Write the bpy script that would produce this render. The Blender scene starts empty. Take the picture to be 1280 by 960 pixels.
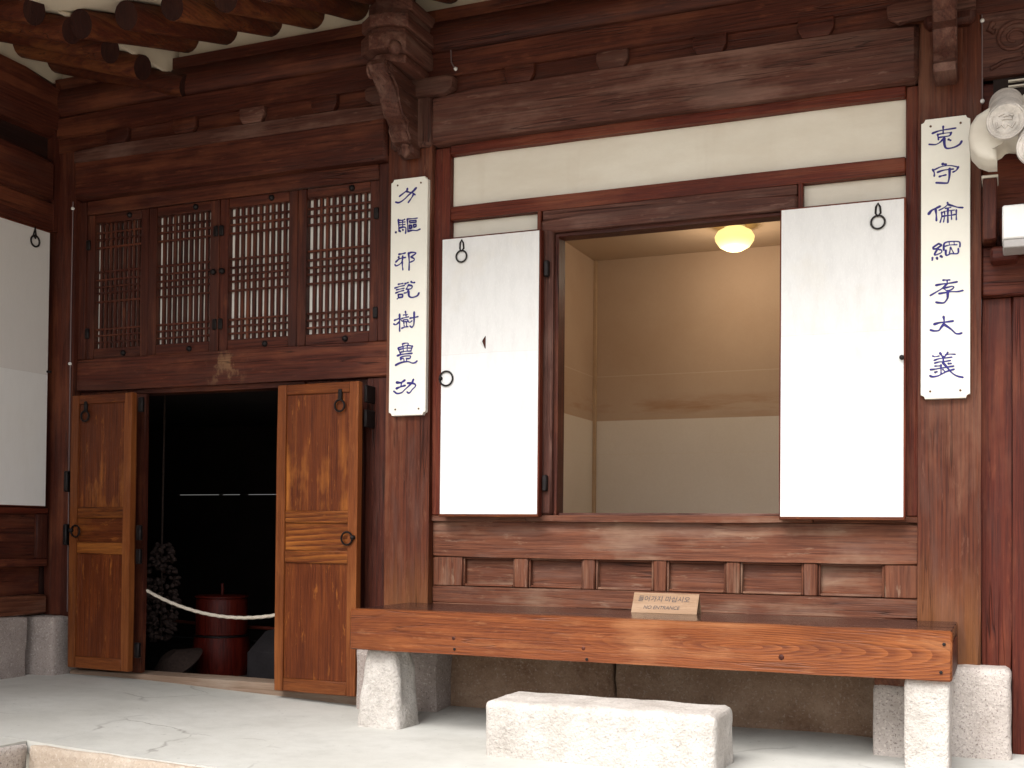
import bpy, bmesh, math, random
from mathutils import Vector, Matrix, noise

random.seed(7)
scene = bpy.context.scene
C = scene.collection

# ------------------------------------------------------------------ camera
cam_d = bpy.data.cameras.new("camera")
cam = bpy.data.objects.new("camera", cam_d)
C.objects.link(cam)
scene.camera = cam
cam_d.sensor_width = 36.0
cam_d.lens = 1467.2 / 1280 * 36.0
cam_d.shift_y = 155.8 / 1280
cam_d.clip_start = 0.05
cam_d.clip_end = 2000
yaw, pitch, roll = math.radians(-22.86), math.radians(1.17), math.radians(0.517)
fw = Vector((math.sin(yaw) * math.cos(pitch), math.cos(yaw) * math.cos(pitch), math.sin(pitch)))
rt = Vector((math.cos(yaw), -math.sin(yaw), 0))
up = rt.cross(fw)
r2 = rt * math.cos(roll) + up * math.sin(roll)
u2 = up * math.cos(roll) - rt * math.sin(roll)
cam.matrix_world = Matrix(((r2.x, u2.x, -fw.x, 0.0), (r2.y, u2.y, -fw.y, -5.0), (r2.z, u2.z, -fw.z, 0.855), (0, 0, 0, 1)))

# ------------------------------------------------------------------ sky, sun, exposure
SUN_EL, SUN_AZ = math.radians(50), math.radians(192)      # azimuth from +Y towards +X: behind the camera
world = bpy.data.worlds.new("World")
scene.world = world
world.use_nodes = True
wn, wl = world.node_tree.nodes, world.node_tree.links
wn.clear()
sky = wn.new('ShaderNodeTexSky')
sky.sky_type = 'NISHITA'
sky.sun_disc = False
sky.sun_elevation = SUN_EL
sky.sun_rotation = SUN_AZ
sky.air_density = 1.0
sky.dust_density = 4.0
sky.ozone_density = 1.0
hsv = wn.new('ShaderNodeHueSaturation')
hsv.inputs['Saturation'].default_value = 0.22            # overcast: a nearly grey sky
bg = wn.new('ShaderNodeBackground')
bg.inputs['Strength'].default_value = 0.110
wo = wn.new('ShaderNodeOutputWorld')
wl.new(sky.outputs[0], hsv.inputs['Color'])
wl.new(hsv.outputs[0], bg.inputs['Color'])
wl.new(bg.outputs[0], wo.inputs['Surface'])
sun_d = bpy.data.lights.new("sun", 'SUN')
sun_d.energy = 1.5
sun_d.angle = math.radians(38)
sun_d.color = (1.0, 0.965, 0.92)
sun = bpy.data.objects.new("sun", sun_d)
C.objects.link(sun)
sd = Vector((math.sin(SUN_AZ) * math.cos(SUN_EL), math.cos(SUN_AZ) * math.cos(SUN_EL), math.sin(SUN_EL)))
sun.rotation_euler = sd.to_track_quat('Z', 'Y').to_euler()
scene.render.engine = 'CYCLES'
scene.view_settings.view_transform = 'Standard'
scene.view_settings.look = 'None'
scene.view_settings.gamma = 1.0
scene.view_settings.use_curve_mapping = False
scene.view_settings.exposure = 1.12

# ------------------------------------------------------------------ materials
def nodes_of(name):
    m = bpy.data.materials.new(name)
    m.use_nodes = True
    nt = m.node_tree
    b = nt.nodes["Principled BSDF"]
    return m, nt, b, nt.nodes, nt.links

def col(c):
    return (c[0], c[1], c[2], 1.0)

def mixc(nt, fac, a, b, blend='MIX'):
    n = nt.nodes.new('ShaderNodeMix')
    n.data_type = 'RGBA'
    n.blend_type = blend
    for sock, v in ((n.inputs[0], fac), (n.inputs[6], a), (n.inputs[7], b)):
        if isinstance(v, (int, float)):
            sock.default_value = v
        elif isinstance(v, tuple):
            sock.default_value = col(v)
        else:
            nt.links.new(v, sock)
    return n.outputs[2]

def ramp(nt, fac, a, b, ca=(0, 0, 0), cb=(1, 1, 1)):
    n = nt.nodes.new('ShaderNodeValToRGB')
    n.color_ramp.elements[0].position = a
    n.color_ramp.elements[1].position = b
    n.color_ramp.elements[0].color = col(ca)
    n.color_ramp.elements[1].color = col(cb)
    nt.links.new(fac, n.inputs[0])
    return n.outputs[0]

def noise_tex(nt, vec, scale, detail=4.0, rough=0.55, dist=0.0):
    n = nt.nodes.new('ShaderNodeTexNoise')
    n.inputs['Scale'].default_value = scale
    n.inputs['Detail'].default_value = detail
    n.inputs['Roughness'].default_value = rough
    n.inputs['Distortion'].default_value = dist
    nt.links.new(vec, n.inputs['Vector'])
    return n.outputs[0]

def mapping(nt, vec, scale=(1, 1, 1), rot=(0, 0, 0), loc=(0, 0, 0)):
    n = nt.nodes.new('ShaderNodeMapping')
    n.inputs['Scale'].default_value = scale
    n.inputs['Rotation'].default_value = rot
    n.inputs['Location'].default_value = loc
    nt.links.new(vec, n.inputs['Vector'])
    return n.outputs[0]

def vmath(nt, op, a, b):
    n = nt.nodes.new('ShaderNodeVectorMath')
    n.operation = op
    for i, v in ((0, a), (1, b)):
        if isinstance(v, tuple):
            n.inputs[i].default_value = v
        else:
            nt.links.new(v, n.inputs[i])
    return n.outputs[0]

def fmath(nt, op, a, b=0.0):
    n = nt.nodes.new('ShaderNodeMath')
    n.operation = op
    for i, v in ((0, a), (1, b)):
        if isinstance(v, (int, float)):
            n.inputs[i].default_value = v
        else:
            nt.links.new(v, n.inputs[i])
    return n.outputs[0]

def bump(nt, bsdf, height, strength=0.3, dist=0.01):
    n = nt.nodes.new('ShaderNodeBump')
    n.inputs['Strength'].default_value = strength
    n.inputs['Distance'].default_value = dist
    nt.links.new(height, n.inputs['Height'])
    nt.links.new(n.outputs[0], bsdf.inputs['Normal'])

WOOD = {}
TONES = {   # dark, mid, light (early-wood streaks), worn colour, worn amount 0..1, roughness, ring strength
    'stain':   ((.028, .0066, .0046), (.082, .0190, .0110), (.140, .038, .0190), (.22, .070, .032), .38, .48, .35),
    'lintel':  ((.032, .0070, .0046), (.092, .0205, .0110), (.155, .040, .0180), (.22, .070, .032), .38, .48, .35),
    'pillar':  ((.040, .0095, .0056), (.122, .0300, .0135), (.195, .056, .022), (.24, .112, .068), .45, .46, .50),
    'beam':    ((.042, .0145, .0110), (.112, .0400, .0275), (.170, .072, .050), (.25, .145, .115), .55, .60, .40),
    'worn':    ((.060, .0180, .0100), (.178, .0600, .0300), (.25, .098, .052), (.29, .185, .125), .66, .56, .40),
    'trim':    ((.050, .0085, .0048), (.135, .0230, .0105), (.19, .042, .017), (.25, .090, .045), .30, .50, .25),
    'door':    ((.060, .0125, .0042), (.160, .0370, .0090), (.23, .060, .0135), (.44, .150, .028), .85, .42, .22),
    'doorrail': ((.050, .0110, .0040), (.200, .0520, .0110), (.40, .135, .025), (.38, .135, .030), .40, .42, .95),
    'doorframe': ((.105, .0270, .0075), (.215, .0600, .0150), (.29, .090, .023), (.34, .122, .035), .35, .46, .25),
    'bench':   ((.095, .0220, .0075), (.240, .0660, .0190), (.35, .112, .031), (.40, .180, .080), .50, .40, .60),
    'lacquer': ((.018, .0080, .0075), (.040, .0165, .0130), (.060, .027, .020), (.11, .065, .050), .28, .16, .25),
    'rafter':  ((.034, .0075, .0050), (.105, .0235, .0110), (.18, .053, .019), (.26, .090, .028), .45, .56, .45),
    'gate':    ((.036, .0060, .0040), (.098, .0165, .0085), (.15, .032, .015), (.26, .085, .040), .25, .46, .40),
    'tub':     ((.040, .0030, .0018), (.115, .0085, .0040), (.17, .017, .007), (.19, .030, .012), .25, .42, .30),
    'endgrain': ((.014, .0040, .0034), (.036, .0090, .0066), (.055, .017, .010), (.08, .030, .016), .3, .7, .3),
    'pale':    ((.25, .150, .085), (.33, .205, .125), (.40, .265, .170), (.40, .28, .19), .30, .55, .15),
    'sillwood': ((.19, .125, .085), (.29, .20, .145), (.38, .28, .21), (.42, .34, .27), .50, .75, .15),
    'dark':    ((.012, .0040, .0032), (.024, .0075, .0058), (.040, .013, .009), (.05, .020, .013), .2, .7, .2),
}

def wood(tone, axis):
    key = (tone, axis)
    if key in WOOD:
        return WOOD[key]
    dk, md, lt, wr, wamt, rough, ring = TONES[tone]
    m, nt, b, N, L = nodes_of("wood_%s_%s" % (tone, axis))
    tc = N.new('ShaderNodeTexCoord')
    sep = N.new('ShaderNodeSeparateXYZ')
    L.new(tc.outputs['Object'], sep.inputs[0])
    cmb = N.new('ShaderNodeCombineXYZ')
    order = {'x': (0, 1, 2), 'y': (1, 0, 2), 'z': (2, 0, 1)}[axis]
    for i, o in enumerate(order):
        L.new(sep.outputs[o], cmb.inputs[i])
    oi = N.new('ShaderNodeObjectInfo')
    off = N.new('ShaderNodeCombineXYZ')
    for i, k in enumerate((17.0, 3.1, 2.3)):
        L.new(fmath(nt, 'MULTIPLY', oi.outputs['Random'], k), off.inputs[i])
    v = vmath(nt, 'ADD', cmb.outputs[0], off.outputs[0])
    wig = N.new('ShaderNodeTexNoise')
    wig.inputs['Scale'].default_value = 1.0
    wig.inputs['Detail'].default_value = 2.0
    L.new(mapping(nt, v, (1.6, 5, 5)), wig.inputs['Vector'])
    wob = vmath(nt, 'MULTIPLY', vmath(nt, 'SUBTRACT', wig.outputs['Color'], (.5, .5, .5)), (0.0, .030, .030))
    vw = vmath(nt, 'ADD', v, wob)
    wave = N.new('ShaderNodeTexWave')
    wave.wave_type = 'RINGS'
    wave.rings_direction = 'X'
    wave.wave_profile = 'SAW'
    wave.inputs['Scale'].default_value = 38.0 if tone == 'bench' else (15.0 if tone == 'doorrail' else 19.0)
    wave.inputs['Distortion'].default_value = 1.3
    wave.inputs['Detail'].default_value = 2.0
    wave.inputs['Detail Scale'].default_value = 0.6
    if tone == 'bench':      # flat-sawn face: the heart of the log leaves the board at a slant, so the rings show as nested arches
        th = .11
        vb = vmath(nt, 'ADD', cmb.outputs[0], vmath(nt, 'MULTIPLY', wob, (1, .55, .55)))
        L.new(mapping(nt, vb, (1, 1, 1), (0, 0, th), (0, -(math.sin(th) * .50 - math.cos(th) * .285), -.090)), wave.inputs['Vector'])
    else:
        L.new(mapping(nt, vw, (.10, 1, 1), (0, .035, .028), (.3, .07, .05)), wave.inputs['Vector'])
    patchy = ramp(nt, noise_tex(nt, mapping(nt, v, (1.1, 5, 5), (0, 0, 0), (5, 1, 2)), 1.0, 3, .6), .38, .66)
    if tone == 'bench':
        patchy = ramp(nt, fmath(nt, 'ADD', sep.outputs[0], fmath(nt, 'MULTIPLY', patchy, .35)), -.05, .85, (.12, .12, .12), (1, 1, 1))
    fiber = noise_tex(nt, mapping(nt, v, (5, 150, 150)), 1.0, 4, .6)
    fine = noise_tex(nt, mapping(nt, v, (14, 420, 420)), 1.0, 2, .6)
    streak = noise_tex(nt, mapping(nt, v, (1.2, 26, 26)), 1.0, 4, .6)
    blotch = noise_tex(nt, mapping(nt, v, (1.6, 3.4, 3.4)), 1.0, 5, .62)
    c = mixc(nt, ramp(nt, fiber, .30, .72), dk, md)
    c = mixc(nt, fmath(nt, 'MULTIPLY', fmath(nt, 'MULTIPLY', ramp(nt, wave.outputs['Fac'], .25, .95), ring), patchy), c, lt)
    c = mixc(nt, fmath(nt, 'MULTIPLY', ramp(nt, streak, .48, .70), .45), c, lt)
    wearf = fmath(nt, 'MULTIPLY', ramp(nt, fmath(nt, 'ADD', fmath(nt, 'MULTIPLY', blotch, .75), fmath(nt, 'MULTIPLY', streak, .30)), .54, .66), wamt)
    if tone == 'door':       # the varnish is rubbed off at hand height
        geo0 = N.new('ShaderNodeNewGeometry')
        s0 = N.new('ShaderNodeSeparateXYZ')
        L.new(geo0.outputs['Position'], s0.inputs[0])
        rub = ramp(nt, fmath(nt, 'ABSOLUTE', fmath(nt, 'SUBTRACT', s0.outputs[2], 1.08)), .05, .30, (1, 1, 1), (.12, .12, .12))
        wearf = fmath(nt, 'MULTIPLY', wearf, rub)
    c = mixc(nt, wearf, c, wr)
    scuff = noise_tex(nt, mapping(nt, v, (7, 38, 38), (0, 0, 0), (3, 8, 1)), 1.0, 4, .7)
    c = mixc(nt, fmath(nt, 'MULTIPLY', ramp(nt, scuff, .60, .70), .55 * min(1, wamt * 1.6)), c, wr)
    c = mixc(nt, fmath(nt, 'MULTIPLY', ramp(nt, blotch, .30, .47, (1, 1, 1), (0, 0, 0)), .55), c, dk)
    if tone == 'lintel':     # flaked pale scuffs where something used to be fixed
        geo = N.new('ShaderNodeNewGeometry')
        fl = noise_tex(nt, mapping(nt, geo.outputs['Position'], (13, 13, 8)), 1.0, 5, .65)
        dx = N.new('ShaderNodeVectorMath')
        dx.operation = 'LENGTH'
        L.new(mapping(nt, geo.outputs['Position'], (1 / .17, 0, 1 / .13), (0, 0, 0), (3.74 / .17, 0, -1.70 / .13)), dx.inputs[0])
        near_ = ramp(nt, dx.outputs['Value'], .35, 1.0, (1, 1, 1), (0, 0, 0))
        c = mixc(nt, fmath(nt, 'MULTIPLY', fmath(nt, 'MULTIPLY', near_, ramp(nt, fl, .52, .60)), .6), c, (.30, .17, .09))
    if tone == 'pillar':     # bare, sun-bleached foot of the post
        geo = N.new('ShaderNodeNewGeometry')
        sz = N.new('ShaderNodeSeparateXYZ')
        L.new(geo.outputs['Position'], sz.inputs[0])
        zz_ = fmath(nt, 'ADD', sz.outputs[2], fmath(nt, 'MULTIPLY', streak, .45))
        c = mixc(nt, fmath(nt, 'MULTIPLY', ramp(nt, zz_, .55, 1.45, (1, 1, 1), (0, 0, 0)), .70), c, mixc(nt, fiber, (.15, .055, .018), (.32, .135, .045)))
    ckn = noise_tex(nt, mapping(nt, v, (.8, 24, 24), (0, 0, 0), (2, 6, 4)), 1.0, 2, .5, .3)
    ckm = ramp(nt, noise_tex(nt, mapping(nt, v, (1.3, 4, 4), (0, 0, 0), (9, 2, 5)), 1.0, 3, .5), .50, .60)
    ckl = fmath(nt, 'MULTIPLY', ramp(nt, fmath(nt, 'ABSOLUTE', fmath(nt, 'SUBTRACT', ckn, .5)), .0, .014, (1, 1, 1), (0, 0, 0)), ckm)
    if tone in ('stain', 'pillar', 'beam', 'worn', 'rafter', 'gate', 'lintel', 'bench'):
        c = mixc(nt, fmath(nt, 'MULTIPLY', ckl, .45 if tone == 'bench' else .8), c, tuple(x * .35 for x in dk))
    if tone in ('pillar', 'worn', 'beam', 'gate', 'stain', 'lintel'):
        gw = noise_tex(nt, mapping(nt, v, (2.0, 13, 13), (0, 0, 0), (1, 3, 9)), 1.0, 5, .65)
        c = mixc(nt, fmath(nt, 'MULTIPLY', ramp(nt, gw, .50, .68), {'pillar': .55, 'worn': .60, 'beam': .55}.get(tone, .30)), c, tuple(.45 * x + .55 * (sum(md) / 3) * k for x, k in zip(md, (1.75, 1.25, 1.05))))
    hs = N.new('ShaderNodeHueSaturation')
    L.new(c, hs.inputs['Color'])
    L.new(fmath(nt, 'ADD', fmath(nt, 'MULTIPLY', oi.outputs['Random'], .14 if tone == 'worn' else .30), .93 if tone == 'worn' else .85), hs.inputs['Value'])
    L.new(hs.outputs[0], b.inputs['Base Color'])
    L.new(fmath(nt, 'ADD', fmath(nt, 'MULTIPLY', fiber, .26), rough - .13), b.inputs['Roughness'])
    b.inputs['Specular IOR Level'].default_value = .5 if tone == 'lacquer' else .22
    h = fmath(nt, 'ADD', fmath(nt, 'ADD', fmath(nt, 'MULTIPLY', fiber, .8), fmath(nt, 'MULTIPLY', wave.outputs['Fac'], .35 * ring)), fmath(nt, 'MULTIPLY', fine, .3))
    h = fmath(nt, 'SUBTRACT', h, fmath(nt, 'MULTIPLY', ckl, .9))
    bump(nt, b, h, .12 if tone == 'lacquer' else .55, .005)
    WOOD[key] = m
    return m

def stone(name, c1, c2, dark, speck=1.0, bstr=.5, rough=.85, seam=0):
    m, nt, b, N, L = nodes_of(name)
    tc = N.new('ShaderNodeTexCoord')
    oi = N.new('ShaderNodeObjectInfo')
    off = N.new('ShaderNodeCombineXYZ')
    L.new(fmath(nt, 'MULTIPLY', oi.outputs['Random'], 9.0), off.inputs[0])
    v = vmath(nt, 'ADD', tc.outputs['Object'], off.outputs[0])
    big = noise_tex(nt, v, 5.0, 5, .6)
    mid = noise_tex(nt, v, 60.0, 3, .6)
    sp = noise_tex(nt, v, 125.0, 3, .6)
    sp2 = noise_tex(nt, vmath(nt, 'ADD', v, (4.0, 2.0, 7.0)), 85.0, 2, .5)
    c = mixc(nt, ramp(nt, big, .35, .68), c1, c2)
    mot = noise_tex(nt, vmath(nt, 'ADD', v, (2.0, 3.0, 1.0)), 17.0, 6, .72)
    c = mixc(nt, fmath(nt, 'MULTIPLY', ramp(nt, mot, .50, .68), .45), c, tuple(x * .68 for x in c1))
    c = mixc(nt, fmath(nt, 'MULTIPLY', ramp(nt, mid, .40, .65), .35), c, c2)
    c = mixc(nt, fmath(nt, 'MULTIPLY', ramp(nt, sp, .56, .66), .75 * speck), c, dark)
    c = mixc(nt, fmath(nt, 'MULTIPLY', ramp(nt, sp2, .60, .68), .55 * speck), c, (.75, .68, .62))
    L.new(c, b.inputs['Base Color'])
    b.inputs['Roughness'].default_value = rough
    b.inputs['Specular IOR Level'].default_value = .3
    h = fmath(nt, 'ADD', fmath(nt, 'ADD', fmath(nt, 'MULTIPLY', mid, 1.0), fmath(nt, 'MULTIPLY', sp, .5)), fmath(nt, 'MULTIPLY', mot, 1.2))
    bump(nt, b, h, bstr, .008)
    return m

def plain(name, c, rough=.6, metal=0.0, var=.15, scale=12.0, spec=.4, bstr=.0):
    m, nt, b, N, L = nodes_of(name)
    tc = N.new('ShaderNodeTexCoord')
    n1 = noise_tex(nt, tc.outputs['Object'], scale, 5, .6)
    n2 = noise_tex(nt, tc.outputs['Object'], scale * 9, 3, .6)
    f = fmath(nt, 'ADD', fmath(nt, 'MULTIPLY', n1, .7), fmath(nt, 'MULTIPLY', n2, .3))
    lo = tuple(x * (1 - var) for x in c)
    hi = tuple(min(1, x * (1 + var)) for x in c)
    L.new(mixc(nt, ramp(nt, f, .32, .68), lo, hi), b.inputs['Base Color'])
    b.inputs['Roughness'].default_value = rough
    b.inputs['Metallic'].default_value = metal
    b.inputs['Specular IOR Level'].default_value = spec
    if bstr:
        bump(nt, b, f, bstr, .004)
    return m

def plaster_mat(name, c, stain, amt=.35):
    m, nt, b, N, L = nodes_of(name)
    tc = N.new('ShaderNodeTexCoord')
    o = tc.outputs['Object']
    n1 = noise_tex(nt, mapping(nt, o, (1.5, 1.5, 4)), 1.6, 6, .62)
    n2 = noise_tex(nt, o, 55, 4, .6)
    n3 = noise_tex(nt, mapping(nt, o, (6, 6, .7)), 1.0, 5, .6)
    cc = mixc(nt, fmath(nt, 'MULTIPLY', ramp(nt, n1, .42, .72), amt), c, stain)
    cc = mixc(nt, fmath(nt, 'MULTIPLY', ramp(nt, n3, .55, .75), amt * .6), cc, stain)
    cc = mixc(nt, fmath(nt, 'MULTIPLY', n2, .12), cc, tuple(x * .72 for x in c))
    L.new(cc, b.inputs['Base Color'])
    b.inputs['Roughness'].default_value = .9
    b.inputs['Specular IOR Level'].default_value = .2
    bump(nt, b, fmath(nt, 'ADD', n1, fmath(nt, 'MULTIPLY', n2, .25)), .35, .006)
    return m

def paper_mat(name, c_top, c_low, seam_z, fib=.10):
    """Hand-made paper in two overlapping sheets, the joint at height seam_z, with pale fibres."""
    m, nt, b, N, L = nodes_of(name)
    geo = N.new('ShaderNodeNewGeometry')
    sep = N.new('ShaderNodeSeparateXYZ')
    L.new(geo.outputs['Position'], sep.inputs[0])
    p = geo.outputs['Position']
    wav = noise_tex(nt, mapping(nt, p, (3, 3, .5)), 1.0, 3, .5)
    z = fmath(nt, 'ADD', sep.outputs[2], fmath(nt, 'MULTIPLY', wav, .012))
    up_ = fmath(nt, 'GREATER_THAN', z, seam_z + .006)
    cl = noise_tex(nt, mapping(nt, p, (26, 26, 7)), 1.0, 5, .65)
    fb = noise_tex(nt, mapping(nt, p, (170, 170, 60)), 1.0, 3, .6, .8)
    big = noise_tex(nt, p, 2.6, 4, .6)
    c = mixc(nt, up_, c_low, c_top)
    c = mixc(nt, fmath(nt, 'MULTIPLY', ramp(nt, cl, .45, .70), fib), c, tuple(x * .82 for x in c_top))
    c = mixc(nt, fmath(nt, 'MULTIPLY', ramp(nt, fb, .52, .70), fib), c, (.86, .86, .85))
    c = mixc(nt, fmath(nt, 'MULTIPLY', ramp(nt, big, .52, .75), fib * .9), c, (.62, .55, .42))
    edge = fmath(nt, 'LESS_THAN', fmath(nt, 'ABSOLUTE', fmath(nt, 'SUBTRACT', z, seam_z + .006)), .0016)
    c = mixc(nt, fmath(nt, 'MULTIPLY', edge, .20), c, (.45, .43, .40))
    L.new(c, b.inputs['Base Color'])
    b.inputs['Roughness'].default_value = .85
    b.inputs['Specular IOR Level'].default_value = .2
    bump(nt, b, fmath(nt, 'ADD', cl, fmath(nt, 'MULTIPLY', fb, .4)), .12, .003)
    return m

def room_mat(name):
    """Old wall paper: yellowed above, a fresher sheet below, a brown water stain between."""
    m, nt, b, N, L = nodes_of(name)
    geo = N.new('ShaderNodeNewGeometry')
    p = geo.outputs['Position']
    sep = N.new('ShaderNodeSeparateXYZ')
    L.new(p, sep.inputs[0])
    wav = noise_tex(nt, mapping(nt, p, (2.2, 2.2, 2.2)), 1.0, 4, .6)
    z = sep.outputs[2]
    upf = fmath(nt, 'GREATER_THAN', z, 1.575)
    blot = noise_tex(nt, mapping(nt, p, (1.4, 1.4, 9)), 1.0, 5, .65)
    grain = noise_tex(nt, p, 90, 3, .6)
    big = noise_tex(nt, p, 1.8, 4, .6)
    ua = mixc(nt, ramp(nt, big, .3, .7), (.50, .360, .255), (.56, .420, .310))
    lb = mixc(nt, ramp(nt, big, .3, .7), (.74, .66, .56), (.79, .72, .63))
    c = mixc(nt, upf, lb, ua)
    band = ramp(nt, fmath(nt, 'ABSOLUTE', fmath(nt, 'SUBTRACT', fmath(nt, 'SUBTRACT', z, fmath(nt, 'MULTIPLY', wav, .10)), 1.61)), .02, .09, (1, 1, 1), (0, 0, 0))
    c = mixc(nt, fmath(nt, 'MULTIPLY', fmath(nt, 'MULTIPLY', band, ramp(nt, blot, .46, .66)), fmath(nt, 'MULTIPLY', upf, .65)), c, (.36, .16, .055))
    s1 = fmath(nt, 'LESS_THAN', fmath(nt, 'ABSOLUTE', fmath(nt, 'SUBTRACT', z, 1.36)), .004)
    s2 = fmath(nt, 'LESS_THAN', fmath(nt, 'ABSOLUTE', fmath(nt, 'SUBTRACT', z, 1.86)), .003)
    c = mixc(nt, fmath(nt, 'MULTIPLY', fmath(nt, 'ADD', s1, s2), .30), c, (.75, .66, .52))
    c = mixc(nt, fmath(nt, 'MULTIPLY', grain, .14), c, (.28, .19, .12))
    L.new(c, b.inputs['Base Color'])
    b.inputs['Roughness'].default_value = .9
    b.inputs['Specular IOR Level'].default_value = .15
    bump(nt, b, grain, .12, .003)
    return m

def ground_mat(name, c1, c2, crack):
    m, nt, b, N, L = nodes_of(name)
    tc = N.new('ShaderNodeTexCoord')
    o = tc.outputs['Object']
    n1 = noise_tex(nt, o, 1.4, 6, .62)
    n2 = noise_tex(nt, o, 14, 5, .6)
    n3 = noise_tex(nt, o, 120, 3, .6)
    wn_ = N.new('ShaderNodeTexNoise')
    wn_.inputs['Scale'].default_value = 2.2
    wn_.inputs['Detail'].default_value = 6
    L.new(o, wn_.inputs['Vector'])
    warp = vmath(nt, 'ADD', o, vmath(nt, 'MULTIPLY', vmath(nt, 'SUBTRACT', wn_.outputs['Color'], (.5, .5, .5)), (.55, .55, .0)))
    vo = N.new('ShaderNodeTexVoronoi')
    vo.feature = 'DISTANCE_TO_EDGE'
    vo.inputs['Scale'].default_value = 1.15
    L.new(warp, vo.inputs['Vector'])
    c = mixc(nt, ramp(nt, n1, .35, .68), c1, c2)
    c = mixc(nt, fmath(nt, 'MULTIPLY', ramp(nt, n2, .42, .72), .30), c, tuple(x * .86 for x in c1))
    c = mixc(nt, fmath(nt, 'MULTIPLY', n3, .16), c, tuple(x * .7 for x in c1))
    gr = noise_tex(nt, mapping(nt, o, (1, 1, 1), (0, 0, .5), (7, 1, 0)), 4.2, 7, .7)
    c = mixc(nt, fmath(nt, 'MULTIPLY', ramp(nt, gr, .50, .74), .30), c, tuple(x * .62 for x in c1))
    spot = noise_tex(nt, vmath(nt, 'ADD', o, (1.0, 8.0, 0.0)), 46, 2, .5)
    c = mixc(nt, fmath(nt, 'MULTIPLY', ramp(nt, spot, .70, .75), .5), c, tuple(x * .5 for x in c1))
    ck = ramp(nt, vo.outputs['Distance'], .0, .011, (1, 1, 1), (0, 0, 0))
    gate_ = ramp(nt, noise_tex(nt, vmath(nt, 'ADD', o, (3.0, 5.0, 0.0)), 1.7, 3, .5), .50, .60)
    ckf = fmath(nt, 'MULTIPLY', fmath(nt, 'MULTIPLY', ck, gate_), .75)
    c = mixc(nt, ckf, c, crack)
    L.new(c, b.inputs['Base Color'])
    b.inputs['Roughness'].default_value = .82
    b.inputs['Specular IOR Level'].default_value = .3
    bump(nt, b, fmath(nt, 'SUBTRACT', fmath(nt, 'ADD', fmath(nt, 'MULTIPLY', n2, .6), fmath(nt, 'MULTIPLY', n3, .25)), ckf), .35, .006)
    return m

M = {}
M['granite'] = stone('granite_pale', (.47, .41, .37), (.60, .54, .50), (.17, .13, .12), .95, .8)
M['granite_white'] = stone('granite_white', (.44, .40, .36), (.66, .62, .58), (.26, .22, .20), .60, 1.0)
M['granite_grey'] = stone('granite_grey', (.33, .275, .245), (.44, .375, .345), (.13, .10, .095), .8, .7)
M['granite_tan'] = stone('granite_tan', (.40, .32, .25), (.52, .44, .36), (.24, .19, .16), .5, .5)
M['footing'] = stone('footing_stone', (.21, .120, .072), (.38, .26, .18), (.07, .040, .028), .30, 1.0)
M['cement'] = ground_mat('cement_floor', (.52, .51, .47), (.62, .615, .58), (.27, .255, .235))
M['sand'] = ground_mat('courtyard_sand', (.46, .41, .33), (.55, .50, .41), (.40, .36, .30))
M['plaster'] = plaster_mat('white_plaster', (.80, .755, .66), (.56, .47, .36))
M['soffit'] = plaster_mat('soffit_plaster', (.72, .63, .50), (.55, .44, .32))
M['paper'] = paper_mat('shutter_paper', (.765, .765, .765), (.785, .79, .80), 1.69, .40)
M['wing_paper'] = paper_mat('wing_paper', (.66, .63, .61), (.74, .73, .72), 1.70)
M['lattice_paper'] = paper_mat('lattice_paper', (.86, .84, .79), (.86, .84, .79), 0.0)
M['room'] = room_mat('room_paper')
M['iron'] = plain('black_iron', (.018, .014, .014), .5, .6, .3, 40)
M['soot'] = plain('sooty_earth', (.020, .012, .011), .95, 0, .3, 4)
M['mud'] = plain('hearth_clay', (.035, .03, .032), .9, 0, .25, 9, .2, .4)
M['board'] = plain('sign_white', (.88, .86, .78), .5, 0, .03, 5, .4)
M['ink'] = plain('blue_ink', (.022, .016, .185), .55, 0, .5, 60)
M['nail'] = plain('nail_brown', (.12, .06, .03), .6, .2, .2, 60)
M['blacktext'] = plain('black_text', (.035, .03, .04), .6, 0, .2, 60)
M['rope'] = plain('pale_rope', (.62, .55, .46), .9, 0, .2, 160, .2, .3)
M['bulb_skin'] = plain('dry_husk', (.05, .032, .028), .8, 0, .35, 30, .2, .3)
M['straw'] = plain('woven_straw', (.05, .032, .026), .85, 0, .35, 60, .2, .4)
M['tile'] = plain('roof_tile_clay', (.60, .56, .52), .8, 0, .30, 22, .25, .5)
M['lime'] = plaster_mat('lime_plaster', (.72, .68, .60), (.46, .38, .30), .45)
M['white_box'] = plain('white_enamel', (.80, .80, .79), .45, 0, .04, 8)
M['grey_box'] = plain('grey_metal', (.36, .34, .33), .5, .3, .1, 20)
M['clip'] = plain('cable_clip_white', (.78, .76, .74), .4, 0, .05, 30)
M['cable'] = plain('cable_brown', (.16, .11, .11), .5, 0, .1, 30)
M['rooftile'] = plain('grey_roof_tile', (.10, .10, .105), .8, 0, .25, 8)
mg, nt, b, N, L = nodes_of('lamp_glass')
b.inputs['Base Color'].default_value = (.80, .70, .42, 1)
b.inputs['Emission Color'].default_value = (1.0, .74, .27, 1)
b.inputs['Emission Strength'].default_value = .55
M['lamp'] = mg

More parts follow.
